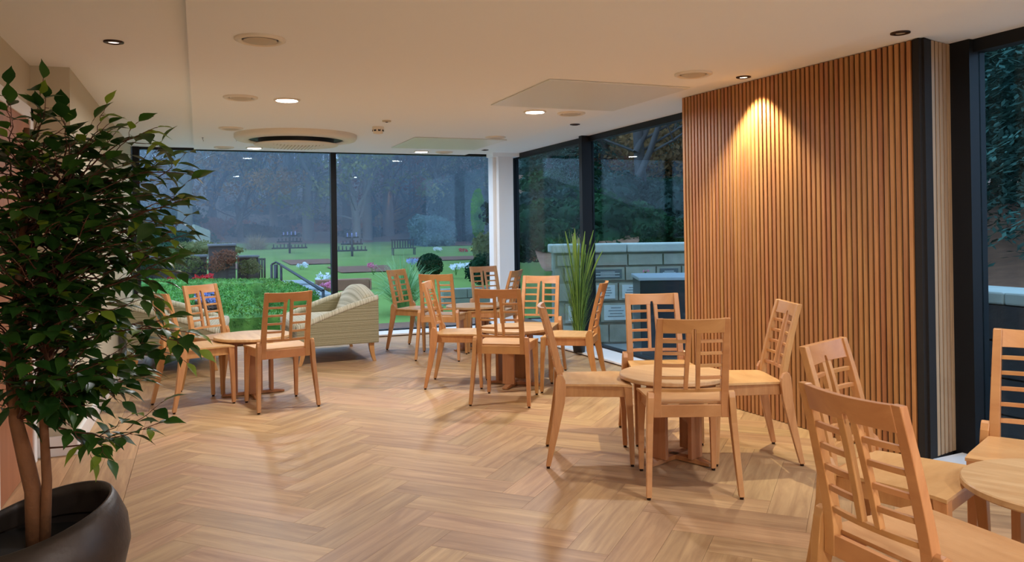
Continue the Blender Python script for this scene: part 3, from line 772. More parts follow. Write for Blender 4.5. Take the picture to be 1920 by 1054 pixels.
# outreaching sprays seen against the window and floor
for a, b, ya, yb, sg in (((150, 330), (290, 240), 3.30, 3.15, .02), ((190, 345), (345, 325), 3.30, 3.10, .02), ((180, 440), (352, 372), 3.25, 3.05, .01), ((170, 500), (348, 440), 3.3, 3.1, .0),
                         ((160, 560), (330, 478), 3.2, 3.0, .0), ((150, 640), (365, 625), 3.2, 2.95, .03), ((180, 600), (345, 640), 3.3, 3.1, .02), ((92, 840), (300, 792), 3.27, 3.05, -.02),
                         ((110, 760), (225, 715), 3.3, 3.2, .01), ((60, 300), (85, 190), 3.3, 3.2, .0), ((100, 330), (200, 235), 3.3, 3.2, .0), ((150, 520), (300, 560), 3.35, 3.4, .02), ((20, 330), (20, 200), 3.3, 3.2, 0),
                         ((150, 700), (270, 665), 3.2, 3.1, .01), ((90, 800), (200, 820), 3.25, 3.1, .0), ((180, 400), (300, 300), 3.4, 3.3, .01)):
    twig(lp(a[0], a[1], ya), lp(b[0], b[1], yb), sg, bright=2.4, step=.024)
    for q in (.45, .7):
        c_ = lp(lerp(a[0], b[0], q), lerp(a[1], b[1], q), lerp(ya, yb, q)); e_ = c_ + (lp(b[0], b[1], yb) - lp(a[0], a[1], ya)) * .3 + Vector((0, random.uniform(-.08, .08), random.choice((-.06, .06))))
        twig(c_, e_, .0, bright=2.4, step=.03, r=.002)
for k in range(290):
    s_ = random.choice(stems); v = Vector((random.gauss(0, .55), random.gauss(0, .55), random.uniform(-1, 1)))
    if v.length > 1: v = v.normalized() * random.uniform(.75, 1)
    p1 = Vector((.10 + v.x * .40, .02 + v.y * .42, 1.22 + v.z * .60))
    if p1.x < -.25: p1.x = -.25 + random.uniform(0, .05)
    zz = p1.z - random.uniform(.05, .30); i = 3
    while i < len(s_) - 2 and s_[i + 1].z < zz: i += 1
    p0 = s_[i].lerp(s_[i + 1], min(1, max(0, (zz - s_[i].z) / max(.01, s_[i + 1].z - s_[i].z))))
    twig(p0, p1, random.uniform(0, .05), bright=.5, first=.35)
ok = [(Mx, v) for Mx, v in leaves if Mx.translation.x + PX > XN + .11]
def leaf_px(l):
    q = proj(l[0].translation + Vector((PX, PY, 0)))
    if q is None or not (-20 < q[0] < 1940 and -20 < q[1] < 1074): return 0
    return l[0].to_scale().x / q[2]
ok.sort(key=lambda l: -leaf_px(l))
restl = [MB() for _ in LV]
for k, (Mx, v) in enumerate(ok):
    if k < 300:
        o = link('leaf', LV[v][0], ft); o.matrix_local = Mx
    else:
        restl[v].add([Mx @ Vector(q) for q in LV[v][1]], LV[v][2], True)
fol = MB(); matl = []; me = None
allv = []; allf = []; mi = []
for v, mbv in enumerate(restl):
    o_ = len(allv); allv += mbv.v; allf += [tuple(i + o_ for i in f_) for f_ in mbv.f]; mi += [{0: 0, 3: 0, 1: 1, 4: 1, 2: 2}[v]] * len(mbv.f)
me = bpy.data.meshes.new('foliage'); me.from_pydata(allv, [], allf)
for q in MT['leaf']: me.materials.append(q)
me.polygons.foreach_set('material_index', mi); me.polygons.foreach_set('use_smooth', [True] * len(allf)); me.update()
o = link('foliage', me, ft); o['kind'] = 'stuff'
obj('twigs', twigs, MT['twig'], ft)

# ------------------------------------------------------------------ tall grass in a small black pot by the side glazing
p = atz(1086, 660, .032)
gt = thing('potted_grass', 'tall green ornamental grass in a small black pot on the white sill', 'plant', (p.x, p.y, .032))
m = MB(); m.lathe([(.0001, 0), (.060, 0), (.074, .12), (.078, .125), (.072, .126), (.066, .10), (.0001, .10)], 28); obj('pot', m, MT['black'], gt)
for mat_i in (0, 1):
    m = MB()
    for k in range(280 if mat_i == 0 else 240):
        a = random.uniform(0, 2 * PI); r0 = random.uniform(0, .045); H = random.uniform(.45, 1.22) if random.random() < .7 else random.uniform(.3, .7)
        sp = random.uniform(.02, .24) * (H ** .7); bend_ = random.uniform(0, .5) ** 2; wdt = random.uniform(.0025, .0055)
        d = Vector((math.cos(a), math.sin(a), 0)); sd = Vector((-d.y, d.x, 0))
        V = []; n = 6
        for i in range(n + 1):
            f_ = i / n; q = d * (r0 + sp * f_ ** 1.6 + bend_ * .3 * f_ ** 4) + Vector((0, 0, .08 + H * (f_ - bend_ * .35 * f_ ** 4)))
            ww = wdt * (1 - f_ * .85); V += [q - sd * ww, q + sd * ww]
        m.add(V, [(2 * i, 2 * i + 1, 2 * i + 3, 2 * i + 2) for i in range(n)], True)
    o = obj('grass_blades', m, MT['grass'][mat_i], gt); o['kind'] = 'stuff'
m = MB()
for k in range(16):   # seed plumes
    a = random.uniform(0, 2 * PI); H = random.uniform(.95, 1.26); sp = random.uniform(.05, .28); d = Vector((math.cos(a), math.sin(a), 0))
    pts = [d * (sp * (i / 8) ** 1.8) + Vector((0, 0, .1 + H * i / 8 - .05 * (i / 8) ** 5)) for i in range(9)]
    m.tube(pts, [.0018] * 6 + [.009, .010, .003], 5)
obj('plumes', m, MT['grass'][1], gt)


# ------------------------------------------------------------------ outdoors: ground
GZ = -.15
def gh(x, y):
    if y < 20: z = GZ
    elif y < 45: z = lerp(GZ, .70, (y - 20) / 25)
    else: z = .70 + (y - 45) * .115 + .0012 * (y - 45) ** 2
    if y > 44: z += .5 * noise.noise(Vector((x * .12, y * .12, 0))) * min(1, (y - 44) / 6)
    return z
def grid(x0, x1, y0, y1, nx, ny, zf):
    m = MB(); V = [(lerp(x0, x1, i / nx), lerp(y0, y1, j / ny)) for j in range(ny + 1) for i in range(nx + 1)]
    m.add([(x, y, zf(x, y)) for x, y in V], [(j * (nx + 1) + i, j * (nx + 1) + i + 1, (j + 1) * (nx + 1) + i + 1, (j + 1) * (nx + 1) + i) for j in range(ny) for i in range(nx)], True); return m
struct(obj('ground', grid(-14, 10.0, 10.36, 20, 2, 2, lambda x, y: GZ - .02), MT['gravel']), 'grey garden paving')
struct(obj('ground_lawn', grid(-20, 26, 20, 45, 46, 25, gh), MT['lawn']), 'green lawn sloping up to the wood')
struct(obj('ground_wood', grid(-30, 55, 45, 95, 50, 40, gh), MT['wood_floor']), 'leaf strewn woodland slope')
struct(obj('ground_near_lawn', grid(1.8, 9.0, 12.2, 20.0, 4, 4, lambda x, y: GZ), MT['lawn']), 'strip of lawn before the garden window')
struct(obj('ground_bed', grid(1.9, 5.0, 10.4, 12.6, 4, 4, lambda x, y: GZ + .005), MT['soilbed']), 'leaf littered bed outside the window')
struct(obj('ground_side', grid(4.12, 14, -4, 10.36, 4, 4, lambda x, y: -.30), MT['paving']), 'grey paving outside the side glazing')
def patch(name, pts, mat, dz=.02):
    m = MB(); m.add([(x, y, gh(x, y) + dz) for x, y in pts], [tuple(range(len(pts)))]); return struct(obj(name, m, mat))

# ---- foliage clouds
def leaf_cloud(m, centre, rad, n, size, shell=.35, flat=0, seedn=0, zmin=None):
    for k in range(n):
        while True:
            v = Vector((random.uniform(-1, 1), random.uniform(-1, 1), random.uniform(-1, 1)))
            if .02 < v.length < 1: break
        l = v.length; l2 = shell + (1 - shell) * l; v = v / l * l2
        v *= 1 + .22 * noise.noise(v * 2.3 + Vector((seedn, 0, 0)))
        p = Vector((centre[0] + v.x * rad[0], centre[1] + v.y * rad[1], centre[2] + v.z * rad[2]))
        if zmin is not None and p.z < zmin: continue
        a = Vector((random.uniform(-1, 1), random.uniform(-1, 1), random.uniform(-1, 1) * (1 - flat))).normalized()
        b = a.cross(Vector((random.uniform(-1, 1), random.uniform(-1, 1), random.uniform(-1, 1)))); b.normalize()
        s_ = size * random.uniform(.6, 1.3)
        m.add([p - a * s_, p + b * s_ * .5, p + a * s_, p - b * s_ * .5], [(0, 1, 2, 3)])
def lobes(t, rad, mat, n, size, core=True, k=7, round_=False):
    """a bush made of several overlapping leafy lobes"""
    m = MB(); cm = MB(); L = [(Vector((0, 0, rad[2])), 1.0 if round_ else .72)]
    if not round_:
        for q in range(k):
            a = 2 * PI * q / k + random.uniform(-.4, .4); h = random.uniform(.45, 1.5)
            L.append((Vector((rad[0] * .55 * math.cos(a), rad[1] * .55 * math.sin(a), rad[2] * h)), random.uniform(.38, .58)))
    tot = sum(f_ * f_ for _, f_ in L)
    for c, f_ in L:
        r3 = [r * f_ for r in rad]
        leaf_cloud(m, c, r3, int(n * f_ * f_ / tot), size, .72, 0, random.random() * 50)
        if core:
            rings = []
            for i in range(7):
                ph = -PI / 2 + PI * i / 6; rings.append([(c.x + r3[0] * .78 * math.cos(ph) * math.cos(a), c.y + r3[1] * .78 * math.cos(ph) * math.sin(a), c.z + r3[2] * .78 * math.sin(ph)) for a in [2 * PI * q / 12 for q in range(12)]])
            cm.loft(rings, True, True, True)
    if core: obj('inner_mass', cm, mat, t)
    o = obj('leaves', m, mat, t); o['kind'] = 'stuff'
def flower(name, p, col, label, r=.06, n=7, stem=.25, group='bright flowers in the garden'):
    t = thing(name, label, 'flower', p, 0, group)
    m = MB()
    for k in range(n): m.tube([(0, 0, 0), (random.uniform(-r, r), random.uniform(-r, r), stem * random.uniform(.8, 1))], .004, 4)
    obj('stem', m, MT['hedge'], t)
    m = MB()
    for k in range(n):
        c = Vector((random.uniform(-r, r) * 1.2, random.uniform(-r, r) * 1.2, stem * random.uniform(.85, 1.1))); leaf_cloud(m, c, (r * .5,) * 3, 14, r * .32, .7)
    obj('petals', m, MT['flower'][col], t)
def hedge(p0, p1, wd, h, label, group='clipped box hedges of the knot garden'):
    p0, p1 = Vector(p0), Vector(p1); d = (p1 - p0); L = d.length; d.normalize()
    t = thing('box_hedge', label, 'hedge', ((p0.x + p1.x) / 2, (p0.y + p1.y) / 2, GZ - .02), math.atan2(d.y, d.x), group)
    m = MB(); nx = max(2, int(L / .15)); cs = [(-wd / 2, 0), (-wd / 2, h * .5), (-wd / 2 + .03, h - .04), (-wd / 4, h), (wd / 4, h), (wd / 2 - .03, h - .04), (wd / 2, h * .5), (wd / 2, 0)]
    rings = []
    for i in range(nx + 1):
        x = lerp(-L / 2, L / 2, i / nx); rings.append([(x, y * (1 + .10 * noise.noise(Vector((x * 4, y * 6, z * 6)))), z * (1 + .06 * noise.noise(Vector((x * 5, y * 5, 3))))) for y, z in cs])
    m.loft(rings); obj('hedge_core', m, MT['hedge'], t)
    m = MB()
    for k in range(int(L * (wd + 2 * h) * 650)):
        x = random.uniform(-L / 2, L / 2); u = random.uniform(0, wd + 2 * h)
        if u < h: q = Vector((x, -wd / 2, u)); nn = Vector((0, -1, .2))
        elif u < h + wd: q = Vector((x, u - h - wd / 2, h)); nn = Vector((0, 0, 1))
        else: q = Vector((x, wd / 2, u - h - wd)); nn = Vector((0, 1, .2))
        q += nn * random.uniform(-.01, .035)
        a = (nn * random.uniform(.2, 1) + Vector((random.uniform(-1, 1), random.uniform(-1, 1), random.uniform(-.3, 1)))).normalized()
        b = a.cross(Vector((random.uniform(-1, 1), random.uniform(-1, 1), random.uniform(-1, 1)))).normalized(); s_ = random.uniform(.012, .028)
        m.add([q - a * s_, q + b * s_ * .5, q + a * s_, q - b * s_ * .5], [(0, 1, 2, 3)])
    o = obj('leaves', m, MT['hedge'], t); o['kind'] = 'stuff'
def gp(px, py, z=GZ): p = atz(px, py, z); return (p.x, p.y)
HT = .28   # hedge top height
xa, xb = aty(235, 590, 11.25).x, aty(575, 590, 11.25).x
hedge((xa, 11.25), (xb, 11.25), .5, .42, 'near cross hedge of the knot garden behind the sofa table')
hedge(gp(250, 527, HT), gp(512, 526, HT), .8, .45, 'far cross hedge below the old stone wall')
hedge(gp(430, 533, HT), gp(472, 581, HT), .50, .43, 'middle hedge running towards the window between the two cross hedges')
hedge(gp(335, 534, HT), gp(322, 580, HT), .50, .43, 'left hedge running towards the window behind the left sofa')
hedge(gp(520, 527, HT), gp(568, 551, HT), .6, .42, 'right hedge beside the stepped path')
for q, (px, py, y) in enumerate(((385, 556, 14.6), (375, 568, 13.6), (355, 560, 15.4), (400, 570, 13.0))):
    g_ = atz(px, py, -.02); t_ = thing('bedding_plant', ['purple bedding plant farther from the window between two hedges', 'purple bedding plant beside the middle hedge', 'purple bedding plant beside the left hedge', 'purple bedding plant nearest the window between two hedges'][q], 'plant', (g_.x, g_.y, GZ - .02), 0, 'bedding plants between the hedges')
    lobes(t_, (.35, .35, .1), MT['soilbed'], 700, .03, True, 5); flower('flower_bunch', (g_.x + .1, g_.y - .1, GZ), 'lilac', ['lilac flowers on the farther bedding plant', 'lilac flowers on the plant beside the middle hedge', 'lilac flowers on the plant beside the left hedge', 'lilac flowers on the plant nearest the window'][q], .12, 8, .22)
# flowers and plants in the knot garden
flower('flower_bunch', aty(380, 522, 19.9) - Vector((0, 0, .35)), 'red', 'red flowers below the stone wall behind the far hedge', .16, 12, .35)
flower('flower_bunch', aty(325, 524, 19.9) - Vector((0, 0, .35)), 'red', 'smaller red flowers left along the stone wall', .10, 8, .35)
g_ = atz(614, 556, GZ); flower('flower_bunch', (g_.x, g_.y, GZ), 'pink', 'pink and white bouquet at the foot of the handrail', .12, 9, .25)
flower('flower_bunch', aty(513, 583, 12.9) - Vector((0, 0, .25)), 'red', 'single red rose behind the chair back', .025, 2, .25)
flower('flower_bunch', aty(365, 560, 15.5) - Vector((0, 0, .2)), 'white', 'white flowers between the hedges', .06, 6, .2)
flower('flower_bunch', aty(512, 604, 12.7) - Vector((0, 0, .2)), 'lilac', 'pale lilac flowers under the near hedge', .06, 6, .2)
for i, (px, py, y, col, lb) in enumerate(((605, 520, 21, 'white', 'white flowers on the bed behind the bouquet'), (700, 500, 24, 'pink', 'pink flowers in the round bed before the spiky plant'), (775, 492, 23, 'lilac', 'blue and white flowers behind the spiky plant'), (855, 500, 22, 'white', 'white lawn flowers right of the clipped ball'), (876, 500, 21, 'white', 'white flowers at the foot of the right bush'), (888, 468, 33, 'yellow', 'yellow and white flowers in the far border'), (567, 498, 27, 'white', 'white flowers on the far rose bed'), (345, 470, 24.5, 'pink', 'pink roses behind the old wall'), (870, 470, 34, 'red', 'red bloom in the far border'), (822, 468, 34, 'white', 'white bloom in the far border'))):
    g_ = aty(px, py, y); flower('flower_bunch', (g_.x, g_.y, g_.z - .25), col, lb, .13, 9, .28)
def clump(name, p, label, mat, n, H, spread, wdt, cat='shrub', arch=.5):
    t = thing(name, label, cat, p); m = MB()
    for k in range(n):
        a = random.uniform(0, 2 * PI); h = H * random.uniform(.6, 1.05); sp = spread * random.uniform(.1, 1); d = Vector((math.cos(a), math.sin(a), 0)); sd = Vector((-d.y, d.x, 0)); V = []
        for i in range(6):
            f_ = i / 5; q = d * (.05 + sp * f_ ** 1.3) + Vector((0, 0, h * f_ - arch * sp * f_ ** 3)); V += [q - sd * wdt * (1 - f_ * .9), q + sd * wdt * (1 - f_ * .9)]
        m.add(V, [(2 * i, 2 * i + 1, 2 * i + 3, 2 * i + 2) for i in range(5)], True)
    o = obj('blades', m, mat, t); o['kind'] = 'stuff'
    m = MB(); m.lathe([(.12 * wdt * 60, 0), (.1 * wdt * 60, .05), (.0001, .08)], 12); obj('crown', m, mat, t)
    return t
cl = atz(757, 588, GZ)
clump('spiky_plant', (cl.x, cl.y, GZ), 'large spiky green plant outside the garden window', MT['spiky'], 420, 1.15, .95, .013)
clump('dry_grass', aty(790, 600, 11.4) - Vector((0, 0, .25)), 'small dry grass tuft under the spiky plant', MT['dry'], 120, .55, .25, .005, 'plant')
clump('dry_grass', aty(480, 468, 40) - Vector((0, 0, .3)), 'pale dry grasses at the wood edge behind the old wall', MT['dry'], 400, 1.3, 1.6, .02, 'plant')
def bush(name, px, py, y, rad, label, mat, n, size, zoff=0, cat='bush', group=None, round_=False):
    p = aty(px, py, y); t = thing(name, label, cat, (p.x, p.y, p.z - rad[2]), 0, group)
    lobes(t, rad, mat, n, size, True, 7, round_); return t
bush('clipped_ball', 806, 498, 14.5, (.25, .25, .22), 'dark clipped box ball behind the spiky plant', MT['laurel'], 2500, .022, round_=True)
bush('garden_bush', 905, 498, 15.5, (.36, .32, .36), 'rounded green bush at the right edge of the garden window', MT['laurel'], 2500, .03)
bush('garden_bush', 906, 468, 26, (.42, .42, .78), 'weathered rounded bush beside the corner column', MT['olive'], 2500, .05)
bush('weeping_conifer', 812, 436, 40, (1.25, 1.2, 1.15), 'blue grey weeping conifer at the lawn edge', MT['bluefir'], 7000, .09, cat='tree')
bush('conifer_mass', 862, 400, 44, (1.9, 1.8, 2.7), 'tall dark evergreen mass right of the weeping conifer', MT['evergreen'], 9000, .11, cat='tree')
bush('columnar_conifer', 896, 402, 30, (.26, .26, 1.0), 'narrow lime green columnar conifer', MT['limeconifer'], 3000, .06, cat='tree', round_=True)
bush('evergreen_shrub', 300, 455, 27, (1.1, .8, .5), 'green shrub behind the old wall at the window edge', MT['laurel'], 4000, .05)
bush('evergreen_shrub', 360, 468, 24.5, (.6, .5, .3), 'flowering shrub over the old wall', MT['olive'], 2500, .04)
bush('rambling_rose', 413, 466, 24.0, (.7, .4, .22), 'pale rambling rose over the dark wall block', MT['olive'], 1500, .03)
# old stone wall behind the knot garden
def wall_run(name, p0, p1, z0, z1, thick, label, mat, cop=None, nrow=3, bl=.7):
    p0, p1 = Vector(p0), Vector(p1); d = p1 - p0; L = d.length; d.normalize()
    t = thing(name, label, 'wall', ((p0.x + p1.x) / 2, (p0.y + p1.y) / 2, 0), math.atan2(d.y, d.x))
    m = MB(); m.box(-L / 2, L / 2, .03, thick, z0, z1); obj('wall_core', m, mat, t)
    hh = (z1 - z0) / nrow
    for r_ in range(nrow):
        x = -L / 2 - (bl * .5 if r_ % 2 else 0)
        while x < L / 2 - .03:
            x1 = min(x + bl * random.uniform(.85, 1.15), L / 2); xa = max(x, -L / 2)
            if x1 - xa > .05: boxo('stone', (xa + .008, x1 - .008, random.uniform(-.012, .012), .05, z0 + r_ * hh + .008, z0 + (r_ + 1) * hh - .008), mat, t)
            x = x1
    if cop:
        x = -L / 2 - .03
        while x < L / 2:
            x1 = min(x + 1.3, L / 2 + .03); boxo('coping_stone', (x + .004, x1 - .004, -.07, thick + .07, z1, z1 + cop), MT['coping'] if mat is not MT['dark_stone'] else MT['wet_stone'], t, .012); x = x1
    return t
a_ = aty(235, 520, 22.5); b_ = aty(388, 520, 22.5)
wall_run('stone_wall', (a_.x, a_.y), (b_.x, b_.y), GZ, .70, .4, 'low old stone wall with coping behind the knot garden', MT['dark_stone'], .06, 4, .5)
a_ = aty(392, 520, 21.3); b_ = aty(442, 520, 21.3)
wall_run('stone_block', (a_.x, a_.y), (b_.x, b_.y), GZ, 1.0, .9, 'taller dark stone block grown with roses', MT['dark_stone'], .05, 4, .45)
a_ = aty(446, 520, 22.6); b_ = aty(485, 520, 22.6)
wall_run('stone_wall', (a_.x, a_.y), (b_.x, b_.y), GZ, .66, .4, 'short stone wall ending at the stepped path', MT['dark_stone'], .05, 3, .5)
patch('ground_rose_bed', [gp(395, 522), gp(490, 520), gp(488, 513), gp(395, 514)], MT['soilbed'], .03)
for pts in ([(8, 29), (10.4, 29), (10.6, 31), (7.6, 31)],): patch('ground_flower_bed', pts, MT['soilbed'], .03)
def bed(px0, px1, py, y, dy): a = aty(px0, py, y); b = aty(px1, py, y); patch('ground_flower_bed', [(a.x, y), (b.x, y), (b.x + .3, y + dy), (a.x - .1, y + dy)], MT['soilbed'], .03)
bed(545, 622, 500, 29, 2.5); bed(640, 740, 500, 25, 2.5); bed(800, 915, 470, 39, 4); bed(520, 700, 470, 44, 1.2)
# low pink granite kerb of a bed
a_ = aty(596, 520, 20.0); b_ = aty(697, 518, 20.0)
wall_run('bed_kerb', (a_.x, a_.y), (b_.x, b_.y), GZ, .12, .5, 'low stone kerb behind the right sofa', MT['redtrunk'], None, 1, 1.2)
a_ = aty(830, 532, 15.0); b_ = aty(930, 532, 15.0)
wall_run('bed_kerb', (a_.x, a_.y), (b_.x, b_.y), GZ - .05, .16, .3, 'grey stone edging left of the corner column', MT['stone'], None, 2, .8)
# stepped path with handrail
pa = [gp(505, 522), gp(560, 505, 0), gp(590, 520), gp(640, 560), gp(560, 560)]
for k in range(5):
    y = 19.6 - k * 1.15; a_ = aty(528 + k * 17, 520, y); b_ = aty(583 + k * 17, 520, y)
    st = thing('stone_step', ['topmost step of the garden path', 'second step of the garden path from the top', 'middle step of the garden path', 'fourth step of the garden path from the top', 'lowest step of the garden path'][k], 'step', ((a_.x + b_.x) / 2, y, GZ), 0, 'steps of the garden path')
    hw = (b_.x - a_.x) / 2; hz = .30 - k * .055
    boxo('tread', (-hw, hw, -.6, .6, hz - .05, hz), MT['paving'], st, .01); boxo('riser', (-hw + .02, hw - .02, -.58, .6, 0, hz - .05), MT['stone'], st)
hr = thing('handrail', 'black iron handrail sloping along the garden steps', 'handrail', (0, 0, 0))
tp = aty(527, 497, 18.6); bt = aty(606, 546, 13.6)
m = MB(); m.tube([tp, tp.lerp(bt, .5), bt], .028, 8); obj('rail', m, MT['iron'], hr)
for px, y in ((509, 18.8), (517, 18.7), (527, 18.6)):
    q = aty(px, 496, y); m = MB(); m.tube([(q.x, q.y, GZ), (q.x, q.y, q.z)], .028 if px != 517 else .045, 8); obj('post', m, MT['iron'], hr)
q0 = aty(509, 496, 18.8); m = MB(); m.tube([q0, (q0.x + .1, q0.y, q0.z + .05), tp], .024, 8); obj('rail', m, MT['iron'], hr)
m = MB(); m.tube([(bt.x, bt.y, GZ), bt], .025, 8); obj('post', m, MT['iron'], hr)
gt_ = thing('garden_gate_post', 'dark iron gate posts at the end of the old wall', 'post', (0, 0, 0))
for px in (486, 491, 496):
    q = aty(px, 484, 23.5); m = MB(); m.tube([(q.x, q.y, GZ), (q.x, q.y, q.z)], .03, 6); obj('post', m, MT['iron'], gt_)
q = aty(491, 486, 23.5); q2 = aty(497, 486, 23.5); m = MB(); m.tube([aty(485, 486, 23.5), q2], .025, 6); obj('rail', m, MT['iron'], gt_)
# memorial flower stands on the lawn
def stand(px, py, y, label, w_, tiers):
    p = aty(px, py, y); zb = gh(p.x, p.y); t = thing('flower_stand', label, 'flower stand', (p.x, p.y, zb), 0, 'iron flower stands on the lawn')
    H = max(.8, p.z - zb)
    m = MB(); m.tube([(0, 0, 0), (0, 0, H)], .05, 6); obj('post', m, MT['iron'], t)
    for i in range(tiers):
        ww = w_ * (1 - .28 * i); z = H * (.30 + .34 * i)
        m = MB(); m.tube([(-ww, 0, z), (ww, 0, z)], .035, 5); tr = obj('tier', m, MT['iron'], t)
        m = MB(); n = int(ww * 14)
        for k in range(n):
            x = lerp(-ww, ww, (k + .5) / n); m.tube([(x, 0, z), (x, 0, z + random.uniform(.12, .2))], .028, 5)
        obj('vase_row', m, MT['iron'] if i < tiers - 1 else MT['flower']['lilac'], tr)
stand(543, 456, 36, 'iron flower stand left of the window mullion', .75, 3)
stand(660, 452, 33, 'iron flower stand right of the window mullion', .62, 3)
p = aty(757, 476, 33); zb = gh(p.x, p.y)
t = thing('garden_bench', 'dark garden bench on the lawn behind the spiky plant', 'bench', (p.x, p.y, zb), R(3)); t.scale = (.6, .6, .72)
boxo('seat', (-.85, .85, -.2, .2, .38, .43), MT['trunk_dark'], t)
for k in range(9): boxo('back_slat', (-.8 + k * .19, -.72 + k * .19, .2, .23, .43, .85), MT['trunk_dark'], t)
boxo('back_rail', (-.85, .85, .19, .24, .85, .92), MT['trunk_dark'], t)
for sx in (-.78, .78):
    for sy in (-.16, .18): boxo('leg', (sx - .03, sx + .03, sy - .03, sy + .03, -.05, .40), MT['trunk_dark'], t)
# grey monument
p = aty(378, 448, 34); zb = gh(p.x, p.y)
t = thing('stone_monument', 'grey slanted stone monument among the trees on the left', 'monument', (p.x, p.y, zb), R(15))
m = MB(); m.loft([[(-.3, -.2, -.1), (.28, -.2, -.1), (.28, -.2, 1.10), (-.3, -.2, 1.35)], [(-.3, .2, -.1), (.28, .2, -.1), (.28, .2, 1.10), (-.3, .2, 1.35)]]); obj('slab', m, MT['stone'], t)
boxo('plinth', (-.4, .38, -.3, .3, -.2, .45), MT['stone'], t, .02)

# ------------------------------------------------------------------ trees
def grow(m, p, d, L, r, depth, tips, spread=.55, upb=.08, sides=5):
    n = 4; pts = [Vector(p)]; dd = Vector(d).normalized(); rr = [r]
    for i in range(n):
        dd = (dd + Vector((random.uniform(-.16, .16), random.uniform(-.16, .16), random.uniform(-.08, .08) + upb))).normalized()
        pts.append(pts[-1] + dd * L / n); rr.append(lerp(r, r * .55, (i + 1) / n))
    m.tube(pts, rr, sides if depth > 1 else (4 if depth else 3), True, False)
    if depth == 0: tips.append((pts[-1], dd)); return
    nb = random.choice((3, 4)) if depth > 1 else 4
    for k in range(nb):
        i = random.choice((2, 3, 4)) if k else 4
        nd = (dd + Vector((random.uniform(-1, 1), random.uniform(-1, 1), random.uniform(-.25, .7))) * spread * (1.5 if k else .5)).normalized()
        grow(m, pts[i], nd, L * random.uniform(.55, .8), max(.006, rr[i] * random.uniform(.5, .75)), depth - 1, tips, spread, upb, sides)
    tips.append((pts[-1], dd))
def make_tree(seed, H, r, mat_b, mat_l, nleaf, lsize, label, depth=4, clear=.35):
    random.seed(seed)
    t = thing('woodland_tree', label, 'tree'); m = MB(); tips = []
    m.tube([(0, 0, -.4), (.05, 0, H * clear * .5), (random.uniform(-.2, .2), random.uniform(-.2, .2), H * clear)], [r * 1.25, r, r * .85], 8, True, False)
    base = Vector(m.v[-1]); base = Vector((base.x, base.y, H * clear))
    for k in range(3): grow(m, base - Vector((0, 0, H * .06 * k)), (random.uniform(-.7, .7), random.uniform(-.7, .7), 1), H * .27, r * .6, depth, tips, .6)
    for k in range(4): grow(m, (0, 0, H * clear * random.uniform(.45, .95)), (random.uniform(-1, 1), random.uniform(-1, 1), .35), H * .16, r * .25, depth - 2, tips, .7, .02)
    obj('trunk', m, mat_b, t)
    if nleaf:
        m = MB()
        for k in range(nleaf):
            p_, d_ = random.choice(tips); leaf_cloud(m, p_, (.55, .55, .4), 3, lsize, .1)
        o = obj('leaves', m, mat_l, t); o['kind'] = 'stuff'
    return t
PT = [make_tree(1, 15, .24, MT['trunk'], None, 0, 0, 'bare grey tree standing in the misty wood', 4),
      make_tree(2, 13, .16, MT['trunk_dark'], MT['autumn'], 3600, .13, 'slim tree with thin tan leaves in the misty wood', 4, .17),
      make_tree(3, 12, .18, MT['trunk_dark'], MT['copper'], 3800, .13, 'tree with copper leaves in the misty wood', 4, .15),
      make_tree(4, 14, .20, MT['trunk'], MT['olive'], 3600, .13, 'tree with late olive leaves in the misty wood', 4, .18)]
def make_evergreen(seed, H, Rb, mat, label, n=120, nj=46, fs=1.0):
    random.seed(seed); t = thing('evergreen_tree', label, 'tree'); m = MB(); m.tube([(0, 0, -.3), (0, 0, H)], [.16, .03], 7); obj('trunk', m, MT['trunk_dark'], t)
    m = MB()
    for k in range(n):
        z = H * (.04 + .94 * (k / n) ** .9); L = Rb * (1 - z / H) ** .8 + .15; a = k * 2.4; d = Vector((math.cos(a), math.sin(a), 0)); sd = Vector((-d.y, d.x, 0))
        for j in range(nj):
            f_ = random.uniform(.1, 1); q = d * (L * f_) + sd * random.uniform(-.32, .32) * L * (1.1 - f_) * .9 + Vector((0, 0, z - .30 * L * f_ ** 2 + random.uniform(-.05, .05)))
            a_ = (d * random.uniform(.5, 1) + sd * random.uniform(-1, 1) + Vector((0, 0, random.uniform(-.7, .1)))).normalized(); b_ = a_.cross(Vector((random.uniform(-.4, .4), random.uniform(-.4, .4), 1))).normalized(); s_ = random.uniform(.06, .13) * (Rb / 2.2) * fs
            m.add([q - a_ * s_, q + b_ * s_ * .32, q + a_ * s_, q - b_ * s_ * .32], [(0, 1, 2, 3)])
    o = obj('boughs', m, mat, t); o['kind'] = 'stuff'; return t
EV = make_evergreen(11, 9, 2.4, MT['fir'], 'dark evergreen tree standing in the misty wood', 120, 90, .7)
random.seed(21)
used = {}
def put(proto, x, y, z, rz, s, label=None, group=None):
    k = proto.name
    o = copy_tree(proto) if used.get(k) else proto; used[k] = 1
    o.location = (x, y, z); o.rotation_euler = (0, 0, rz); o.scale = (s, s, s)
    if label: o['label'] = label
    o['group'] = group or 'trees of the misty wood'
    return o
spots = []
for row, (y0, n) in enumerate(((47, 9), (53, 10), (60, 11), (68, 11), (77, 12))):
    for k in range(n):
        y = y0 + random.uniform(-2.5, 2.5); px = lerp(230, 960, (k + random.uniform(.1, .9)) / n); p = aty(px, 440, y); spots.append((p.x, y, row))
for i, (x, y, row) in enumerate(spots):
    r_ = random.random()
    if row == 0: pr = PT[0] if r_ < .55 else (PT[1] if r_ < .75 else PT[3])
    else: pr = PT[0] if r_ < .25 else (PT[1] if r_ < .45 else (PT[2] if r_ < .65 else (PT[3] if r_ < .8 else EV)))
    put(pr, x, y, gh(x, y) - .1, random.uniform(0, 6.28), random.uniform(.8, 1.25))
